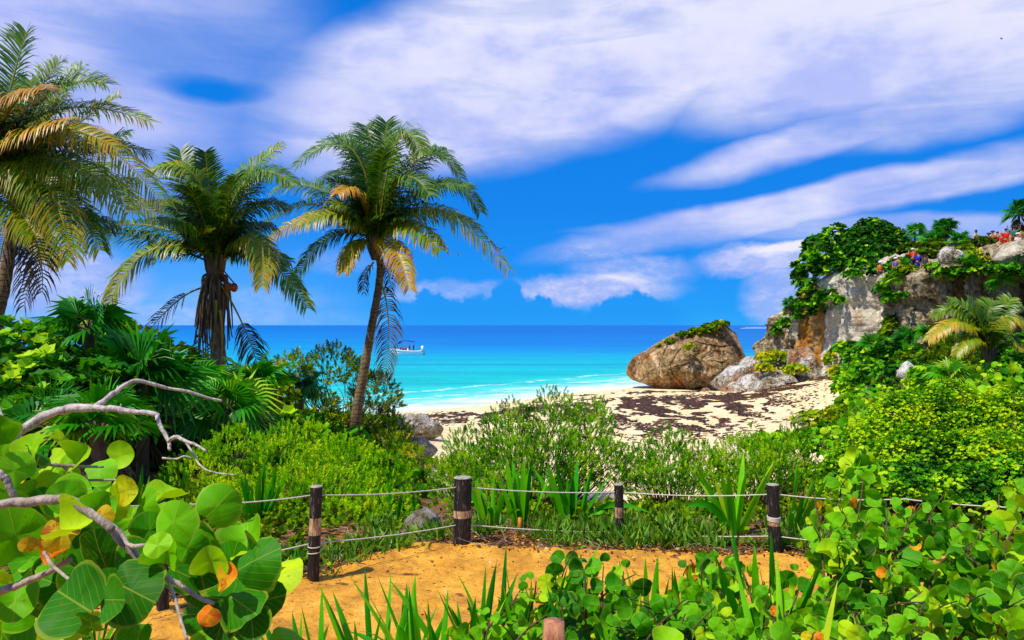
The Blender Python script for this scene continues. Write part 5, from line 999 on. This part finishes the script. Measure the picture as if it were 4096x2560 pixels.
P = np.concatenate(P); z = H(P[:, 0], P[:, 1]); V0 = []; r_ = np.random.default_rng(5)
a = np.linspace(0, 2*PI, 7, endpoint=False); V0 = np.vstack([np.stack([np.cos(a) * r_.uniform(.6, 1.2, 7), np.sin(a) * r_.uniform(.6, 1.2, 7), 0*a - .05], -1), np.stack([np.cos(a) * .6, np.sin(a) * .6, r_.uniform(.2, .45, 7)], -1), [[0, 0, .5]]])
F4 = np.stack([np.arange(7), (np.arange(7)+1) % 7, (np.arange(7)+1) % 7 + 7, np.arange(7) + 7], -1); F3 = np.stack([np.arange(7) + 7, (np.arange(7)+1) % 7 + 7, np.full(7, 14)], -1)
th = rng.random(len(P)) * 6.28; R = np.zeros((len(P), 3, 3)); R[:, 0, 0] = np.cos(th); R[:, 1, 0] = np.sin(th); R[:, 0, 1] = -np.sin(th); R[:, 1, 1] = np.cos(th); R[:, 2, 2] = rng.uniform(.3, 1.0, len(P)); R[:, :, 0] *= rng.uniform(.8, 2.2, len(P))[:, None]
sz = rng.uniform(.04, .15, len(P)); tn = rng.random(len(P)) ** 1.3; pos = np.stack([P[:, 0], P[:, 1], z + .005], -1); g.scatter(V0, F4, pos, R, sz, tn); 
g.scatter(V0, F3, pos, R, sz, tn)
tag(g.build('seaweed', M['weed'], None, False), 'dark brown seaweed drifts scattered over the pale beach', 'seaweed', kind='stuff')
# bare twigs standing on the sand, coconuts on the sandy slope
for lab, px, py, Y, h in [('leafless pale twiggy bush on the sand in front of the green slope', 786, 430, 36, 1.6), ('thin bare twig standing on the sand above the small-leaved bushes', 730, 436, 22, 1.1), ('bare forked stick leaning out of the olive bush at the left end of the beach', 402, 420, 24, 1.2)]:
    b = at(px, py, Y); b[2] = zg(b[0], b[1]); h = max(h, (at(px, py - 28, Y)[2] - b[2]) * .95); g = G()
    def grow(p, d, L, r, dep):
        q = p + d * L; g.tube([p, (p + q) / 2 + rng.normal(size=3) * L * .06, q], [r, r * .8, r * .6], 4)
        if dep: 
            for _ in range(3): grow(q, norm(d + rng.normal(size=3) * .55), L * .68, r * .55, dep - 1)
    grow(b, np.array([0, 0, 1.]), h * .36, .03, 4); tag(g.build('bare_bush', M['deadwood'], None, False, loc=b), lab, 'bare bush')
for k, (px, py, lab) in enumerate([(412,459,'brown fallen coconut on the sandy slope, left one of the pair'),(419,460,'brown fallen coconut on the sandy slope, right one of the pair')]):
    b = at(px, py, 24); b[2] = zg(b[0], b[1]) + .1; u = np.linspace(0, PI, 9)[:, None]; v = np.linspace(0, 2*PI, 13)[None, :-1]; g = G(); V = np.stack([1.25 * np.sin(u) * np.cos(v), np.sin(u) * np.sin(v), np.cos(u) + 0*v], -1) * .13 + b
    i = np.arange(8)[:, None] * 12; j = np.arange(12)[None]; g.add(V.reshape(-1, 3), np.stack([i+j, i+(j+1)%12, i+12+(j+1)%12, i+12+j], -1).reshape(-1, 4)); tag(g.build('fallen_coconut', M['nut'], None, True, loc=b), lab, 'coconut', 'fallen coconuts')

# ------------------------------------------------------------------ boat
by = 212.0; bx = (407 - CX) / F * by; boat = empty('motor_boat', (bx, by, 0), 'small white motor boat with a blue canopy, anchored on the turquoise water', 'boat', rz=math.radians(-10)); boat.scale = (1.16, 1.16, 1.38)
white = simple('white_gelcoat', 'f4f4f0', .3); teal = simple('teal_hull_stripe', '58c8b8', .35); blue = simple('blue_canvas', '101c9c', .7); dk = simple('dark_outboard', '20262c', .4); steel = simple('steel_tube', 'b0b4b8', .3, metal=.8)
def hullg(off, zlo, zhi, g, st=22):
    s = np.linspace(0, 1, st); x = -4.1 + 8.2 * s; half = 1.15 * np.minimum(1, (s / .33) ** .6) * (1 - .12 * np.clip((s - .7) / .3, 0, 1)); sheer = .78 + .35 * (1 - s) ** 2 + .18 * np.clip((s - .8) / .2, 0, 1) ** 2; rows = []
    for q in np.linspace(zlo, zhi, 7):
        hw = half * (.55 + .45 * min(1, q * 1.3)) + off; zz = -.25 + (sheer + .25) * q; xx = x + (1 - s) ** 3 * .75 * (1 - q); rows.append(np.concatenate([np.stack([xx, -hw, zz], -1), np.stack([xx, hw, zz], -1)[::-1]]))
    V = np.array(rows); n = 2 * st; i = np.arange(6)[:, None] * n; j = np.arange(n)[None]; g.add(V.reshape(-1, 3), np.stack([i+j, i+(j+1)%n, i+n+(j+1)%n, i+n+j], -1).reshape(-1, 4)); return V
g = G(); V = hullg(0, 0, 1, g); n = V.shape[1]; top = V[-1]; st = n // 2
inn = top.copy(); inn[:, 1] *= .86; inn[:, 0] *= .95; low = inn.copy(); low[:, 2] = .35; b0 = g.n; g.add(np.vstack([top, inn, low]), np.concatenate([np.stack([np.arange(n) + n*q, (np.arange(n)+1) % n + n*q, (np.arange(n)+1) % n + n*(q+1), np.arange(n) + n*(q+1)], -1) for q in range(2)]))
g.add(low, np.stack([np.arange(st-1), np.arange(1, st), n - 2 - np.arange(st-1), n - 1 - np.arange(st-1)], -1)); g.build('hull', white, boat)
g = G(); V = hullg(.02, .72, .82, g); g.build('rub_rail', teal, boat)
def box(g, c, s, rz=0):
    v = np.array([[x, y, z] for x in (-1, 1) for y in (-1, 1) for z in (-1, 1)], float) * np.array(s) / 2; v = v @ np.array([[math.cos(rz), math.sin(rz), 0], [-math.sin(rz), math.cos(rz), 0], [0, 0, 1]]) + np.array(c)
    g.add(v, [[0, 1, 3, 2], [4, 6, 7, 5], [0, 4, 5, 1], [2, 3, 7, 6], [0, 2, 6, 4], [1, 5, 7, 3]])
g = G(); u = np.linspace(0, 1, 16); zc_ = 2.62 + .16 * np.sin(u * PI) - .42 * np.clip((.14 - u) / .14, 0, 1) ** 1.4; xs_ = -2.0 + 3.7 * u; ysr = np.linspace(-1, 1, 5); V = []
for dz in (0, -.10):
    V.append(np.stack([np.tile(xs_[:, None], (1, 5)), np.tile(ysr[None], (16, 1)), zc_[:, None] - .06 * ysr[None] ** 2 + dz], -1))
for A in V: i = np.arange(15)[:, None] * 5; j = np.arange(4)[None]; g.add(A.reshape(-1, 3), np.stack([i+j, i+j+1, i+5+j+1, i+5+j], -1).reshape(-1, 4))
ed = list(range(0, 80, 5)) + list(range(76, 80)) + list(range(74, 0, -5)) + [3, 2, 1]; E0, E1 = V[0].reshape(-1, 3)[ed], V[1].reshape(-1, 3)[ed]; k = len(ed); g.add(np.vstack([E0, E1]), np.stack([np.arange(k), (np.arange(k)+1) % k, (np.arange(k)+1) % k + k, np.arange(k) + k], -1)); g.build('canopy', blue, boat)
for yy in (-.95, .95):
    for a_, b_ in (((-.4, .85), (-1.9, 2.3)), ((-.4, .85), (.1, 2.65)), ((1.2, .85), (1.6, 2.6))): g = G(); g.tube([[a_[0], yy, a_[1]], [b_[0], yy, b_[1]]], .035, 5); g.build('canopy_pole', steel, boat)
g = G(); box(g, (.5, 0, .75), (.7, .8, .8)); box(g, (.45, 0, 1.25), (.08, .7, .35)); g.build('console', white, boat)
for xx in (-1.2, 1.5): g = G(); box(g, (xx, 0, .62), (.45, 1.7, .12)); g.build('bench', white, boat)
g = G(); box(g, (3.75, 0, 1.35), (.55, .42, .6)); box(g, (3.75, 0, 1.68), (.42, .36, .1)); mo = g.build('outboard_motor', white, boat); g = G(); box(g, (3.95, 0, .62), (.22, .2, .95)); box(g, (4.05, 0, .15), (.4, .08, .3)); gg = g.build('motor_leg', dk, mo)
g = G(); g.tube([[-3.6, 0, 1.05], [-4.2, -.1, .3], [-5.6, -.3, -.3]], .02, 4); g.build('anchor_line', M['rope'], boat)

# ------------------------------------------------------------------ people
skin = simple('skin', 'b87850', .55); skind = simple('tanned_skin', '7a4a30', .55); hairm = simple('dark_hair', '1c1410', .7)
cols = {}
def cloth(h):
    if h not in cols: cols[h] = simple('cloth_' + h, h, .8, .25, 6)
    return cols[h]
def skinmesh(name, verts, edges, rads, mat, parent, root=0):
    me = bpy.data.meshes.new(name); me.from_pydata([tuple(v) for v in verts], edges, []); o = bpy.data.objects.new(name, me); C.objects.link(o); o.parent = parent
    o.modifiers.new('Skin', 'SKIN'); 
    if not me.skin_vertices: me.skin_vertices.new()
    for i, r in enumerate(rads): me.skin_vertices[0].data[i].radius = (r, r) if np.isscalar(r) else r
    me.skin_vertices[0].data[root].use_root = True; o.modifiers[0].use_smooth_shade = True
    s = o.modifiers.new('Sub', 'SUBSURF'); s.levels = 1; s.render_levels = 1; me.materials.append(mat); return o
def blobm(name, c, r, mat, parent, cut=None):
    u = np.linspace(0, PI, 9)[:, None]; v = np.linspace(0, 2*PI, 13)[None, :-1]; g = G(); V = np.stack([np.sin(u) * np.cos(v) * r[0], np.sin(u) * np.sin(v) * r[1], np.cos(u) * r[2] + 0*v], -1)
    if cut is not None: V[..., 2] = np.maximum(V[..., 2], cut)
    V = V + np.array(c); i = np.arange(8)[:, None] * 12; j = np.arange(12)[None]; g.add(V.reshape(-1, 3), np.stack([i+j, i+(j+1)%12, i+12+(j+1)%12, i+12+j], -1).reshape(-1, 4)); return g.build(name, mat, parent, True)
def person(label, loc, shirt, trousers, h=1.7, rz=0, pose='stand', hat=None, vest=None, grp=None, sk=None, pack=None):
    root = empty('person', loc, label, 'person', grp, rz); s = h / 1.7; root.scale = (s,) * 3; sk = sk or skin
    sit = pose == 'sit'; z0 = -.42 if sit else 0
    hip = np.array([0, 0, .92 + z0]); ch = np.array([0, 0, 1.28 + z0]); nk = np.array([0, 0, 1.45 + z0]); hd = np.array([0, -.02, 1.6 + z0])
    if sit: hip, ch, nk, hd = hip * 1, ch + [0, -.03, 0], nk + [0, -.06, 0], hd + [0, -.1, 0]
    V = [hip, ch, nk, hd, hd + [0, 0, .06]]; E = [(0, 1), (1, 2), (2, 3), (3, 4)]; Rr = [(.15, .11), (.15, .11), .055, .085, .075]
    legs = []; arms = []
    for sg in (-1, 1):
        i = len(V)
        if sit: L_ = [hip + [sg*.1, -.02, -.02], hip + [sg*.13, -.42, .02], hip + [sg*.13, -.45, -.42], hip + [sg*.13, -.6, -.45]]
        else: L_ = [hip + [sg*.09, 0, -.06], hip + [sg*.11, -.03 + .05*sg, -.46], hip + [sg*.11, .02 + .08*sg, -.86], hip + [sg*.12, -.12 + .08*sg, -.89]]
        V += L_; E += [(0, i), (i, i+1), (i+1, i+2), (i+2, i+3)]; Rr += [.085, .06, .04, .035]; legs.append(L_)
        i = len(V); sh = ch + [sg*.18, 0, .09]
        if pose == 'photo': A_ = [sh, sh + [sg*.16, -.16, -.1], sh + [sg*.02, -.3, .16], sh + [-sg*.05, -.33, .2]]
        elif pose == 'raise' : A_ = [sh, sh + [sg*.2, -.05, .12], sh + [sg*.22, -.1, .38], sh + [sg*.2, -.1, .46]]
        elif pose == 'hips': A_ = [sh, sh + [sg*.22, .05, -.24], sh + [sg*.02, -.06, -.4], sh + [-sg*.02, -.1, -.43]]
        else: A_ = [sh, sh + [sg*.06, .02, -.27], sh + [sg*.07, -.1, -.5], sh + [sg*.07, -.12, -.58]]
        V += A_; E += [(1, i), (i, i+1), (i+1, i+2), (i+2, i+3)]; Rr += [.055, .042, .032, .03]; arms.append(A_)
    body = skinmesh('body', V, E, Rr, sk, root)
    if shirt:
        Vs = [hip + [0, 0, .03], ch, nk - [0, 0, .07]]; Es = [(0, 1), (1, 2)]; Rs = [(.185, .14), (.185, .14), (.10, .08)]
        for A_ in arms: i = len(Vs); Vs += [A_[0], A_[0] + (A_[1] - A_[0]) * .75]; Es += [(1, i), (i, i+1)]; Rs += [.075, .062]
        skinmesh('shirt', Vs, Es, Rs, cloth(shirt), root)
    if trousers:
        Vt = [hip + [0, 0, .04]]; Et = []; Rt = [(.165, .13)]
        for L_ in legs: i = len(Vt); Vt += [L_[0], L_[1], L_[1] + (L_[2] - L_[1]) * .25]; Et += [(0, i), (i, i+1), (i+1, i+2)]; Rt += [.105, .078, .07]
        skinmesh('trousers', Vt, Et, Rt, cloth(trousers), root)
    if vest: skinmesh('life_vest', [hip + [0, 0, .12], ch, nk - [0, 0, .06]], [(0, 1), (1, 2)], [(.21, .17), (.22, .18), (.13, .12)], cloth(vest), root)
    if hat: blobm('hat', hd + [0, 0, .07], (.16, .18, .11), cloth(hat), root, -.02)
    else: blobm('hair', hd + [0, .015, .05], (.098, .105, .105), hairm, root, -.05)
    if pack: skinmesh('backpack', [hip + [0, .16, .1], ch + [0, .17, 0]], [(0, 1)], [(.13, .08), (.13, .08)], cloth(pack), root)
    return root
CPp = 'visitors on the cliff top'
for lab, px, py, Y, sh, tr, rz, pose, hat, sk, pack in [
 ('person in a yellow shirt with a dark strap, alone against the sky on the cliff', 976, 230.3, 60, 'e8a010', '2c3048', .8, 'hips', None, skind, None),
 ('person in a bright red shirt seen from behind, largest of the right hand cliff group', 1006, 229, 57, 'f01008', 'd83010', PI, 'photo', None, skin, None),
 ('person in a teal top with both arms raised, in the right hand cliff group', 1014, 226.5, 58, '14705c', '403020', PI - .5, 'raise', None, skind, None),
 ('person in a white and pink top at the right edge of the cliff top', 1018, 233.5, 57, 'f0dce0', '8a8a60', PI, 'stand', 'e8e0c0', skin, None),
 ('person with a dark hat and purple top, leftmost of the right hand cliff group', 988.5, 233.5, 61, '5a48b0', '303040', .3, 'stand', '281c50', skin, None),
 ('person in an orange top beside the dark hat in the right hand cliff group', 992.5, 231.5, 60.5, 'e89838', '5a3020', .2, 'photo', '30204c', skin, None),
 ('person in a dark red top between the orange and the bright red one', 997.5, 232, 60, '9c1420', '402010', .1, 'photo', None, skin, None),
 ('person in a red sleeveless top bending close beside the bright red shirt on the cliff', 1001.5, 233.5, 58.5, 'e02c10', 'e06010', .6, 'stand', None, skin, None),
 ('person in a red shirt among the shrubs on the cliff, left hand group', 913, 249, 63, 'f01808', '303050', PI, 'photo', 'd8d4e8', skin, None),
 ('person in a deep blue top beside the red shirt of the left hand cliff group', 918, 252, 62.5, '1818d8', '304890', PI, 'photo', None, skin, '1414c0'),
 ('person in dark clothes behind the blue top in the left hand group on the cliff', 925, 255, 62, '4a4450', '4a2c1c', PI, 'stand', None, skind, None),
 ('person with a white hat half hidden in greenery in the left cliff group', 895.5, 258, 64, '6c60c8', '505068', 0, 'stand', 'f0f0f0', skin, None),
 ('person in an ochre top half hidden just left of the red shirt on the cliff', 898.5, 256.5, 65, 'd89028', '505040', 0, 'stand', 'e8e8e0', skin, None),
 ('lowest person on the cliff, only a head with a white hat above the shrubs', 880, 262, 66, 'e07030', '404040', 0, 'stand', 'f4f0f0', skin, None)]:
    p = at(px, py, Y); p[2] -= 1.7; person(lab, p, sh, tr, 1.7, rz, pose, hat, None, CPp, sk, pack)
Rb = np.array([[math.cos(math.radians(-10)), -math.sin(math.radians(-10))], [math.sin(math.radians(-10)), math.cos(math.radians(-10))]])
for lab, lx, ly, z, sh, tr, rz, pose, vest in [
 ('passenger in an orange life vest sitting leftmost on the boat bench', -1.45, -.3, .62, 'd04020', '303040', 1.2, 'sit', 'f05010'), ('passenger in an orange life vest sitting in the middle of the boat bench', -.85, -.4, .62, 'd04020', '303040', 0, 'sit', 'f03808'),
 ('passenger in an orange life vest sitting rightmost on the boat bench beside the standing one', -.2, -.4, .62, 'e07020', '303040', -.3, 'sit', 'f86018'), ('person in a dark red top standing under the boat canopy', .75, -.5, .55, 'a02010', '3c3028', .4, 'stand', None),
 ('person in a blue top standing at the stern side of the canopy on the boat', 1.75, -.3, .55, '1830a0', '24503c', -.6, 'stand', None), ('person in dark clothes sitting on the bow of the boat', -3.05, 0, .95, '1c2430', '1c2430', 1.0, 'sit', None)]:
    q = Rb @ np.array([lx, ly]) * 1.14; person(lab, (bx + q[0], by + q[1], z * 1.38), sh, tr, 1.9, rz, pose, None, vest, 'people on the boat', skind)

# ------------------------------------------------------------------ birds
black = simple('black_feathers', '0c0c10', .6); brown = simple('brown_feathers', '4a3a2a', .7); pale = simple('pale_feathers', 'e8e4e0', .7)
def flying(label, px, py, Y, span, rz, roll, up=.25, mt=None, grp='birds in flight'):
    root = empty('bird', at(px, py, Y), label, 'bird', grp, rz); root.rotation_euler = (roll, 0, rz); s = span / 2; mt = mt or black
    skinmesh('body', [(0, -.28*span, .02*span), (0, -.17*span, .03*span), (0, -.05*span, 0), (0, .1*span, 0), (0, .2*span, 0)], [(0,1),(1,2),(2,3),(3,4)], [.006*span, .022*span, .05*span, .04*span, .012*span], mt, root, 2)
    for sg in (-1, 1):
        st_ = [(0, .0, .07, 0), (.35, up * .9, .075, -.03), (.7, up * .8, .055, 0), (1.0, up * .35, .008, .07)]; g = G(); V = []
        for f_, zz, ch, yo in st_: V += [(sg*f_*s, (-ch + yo)*span, zz*s + .006*span), (sg*f_*s, (yo)*span, zz*s + .014*span), (sg*f_*s, (ch + yo)*span, zz*s), (sg*f_*s, (yo)*span, zz*s - .004*span)]
        Fq = [[4*a + b, 4*a + (b+1) % 4, 4*a + 4 + (b+1) % 4, 4*a + 4 + b] for a in range(3) for b in range(4)]; g.add(V, Fq); g.build('wing', mt, root, True)
    g = G(); g.add([(0, -.27*span, .025*span), (.008*span, -.27*span, .015*span), (0, -.42*span, -.01*span), (-.008*span, -.27*span, .015*span)], [[0, 1, 2, 3]]); g.build('beak', pale, root)
flying('dark pelican gliding in clear sky just right of the long frond of the leaning palm', 500.5, 249, 60, 1.1, .3, .35)
flying('brown pelican flying behind the tip of the long right frond of the leaning palm', 458, 255, 58, .95, -.3, .3, .2, brown)
flying('small dark bird above the right frond of the leaning palm', 471, 223.5, 90, 1.1, .2, .1, .12)
flying('tiny dark bird high in the clouds near the right edge', 1001, 39, 160, 1.3, .5, .5, .4)
for lab, px, py in [('black bird perched on the left frond of the shaggy palm, left one of two', 112, 229), ('black bird perched on the left frond of the shaggy palm, nearer the trunk', 149, 240)]:
    b = at(px, py, 20.9); root = empty('bird', b, lab, 'bird', 'black birds perched on the frond'); skinmesh('body', [(-.02, 0, .13), (-.02, 0, .09), (0, 0, 0), (.05, 0, -.09), (.10, 0, -.22)], [(0,1),(1,2),(2,3),(3,4)], [.035, .03, .055, .04, .018], black, root, 2)
    g = G(); g.add([(-.05, -.01, .14), (-.05, .01, .14), (-.12, 0, .13), (-.05, 0, .125)], [[0, 1, 2, 3]]); g.build('beak', black, root)
    g = G(); g.tube([[.01, -.015, -.03], [.0, -.015, -.12]], .008, 4); g.tube([[.01, .015, -.03], [.0, .015, -.12]], .008, 4); g.build('legs', black, root)
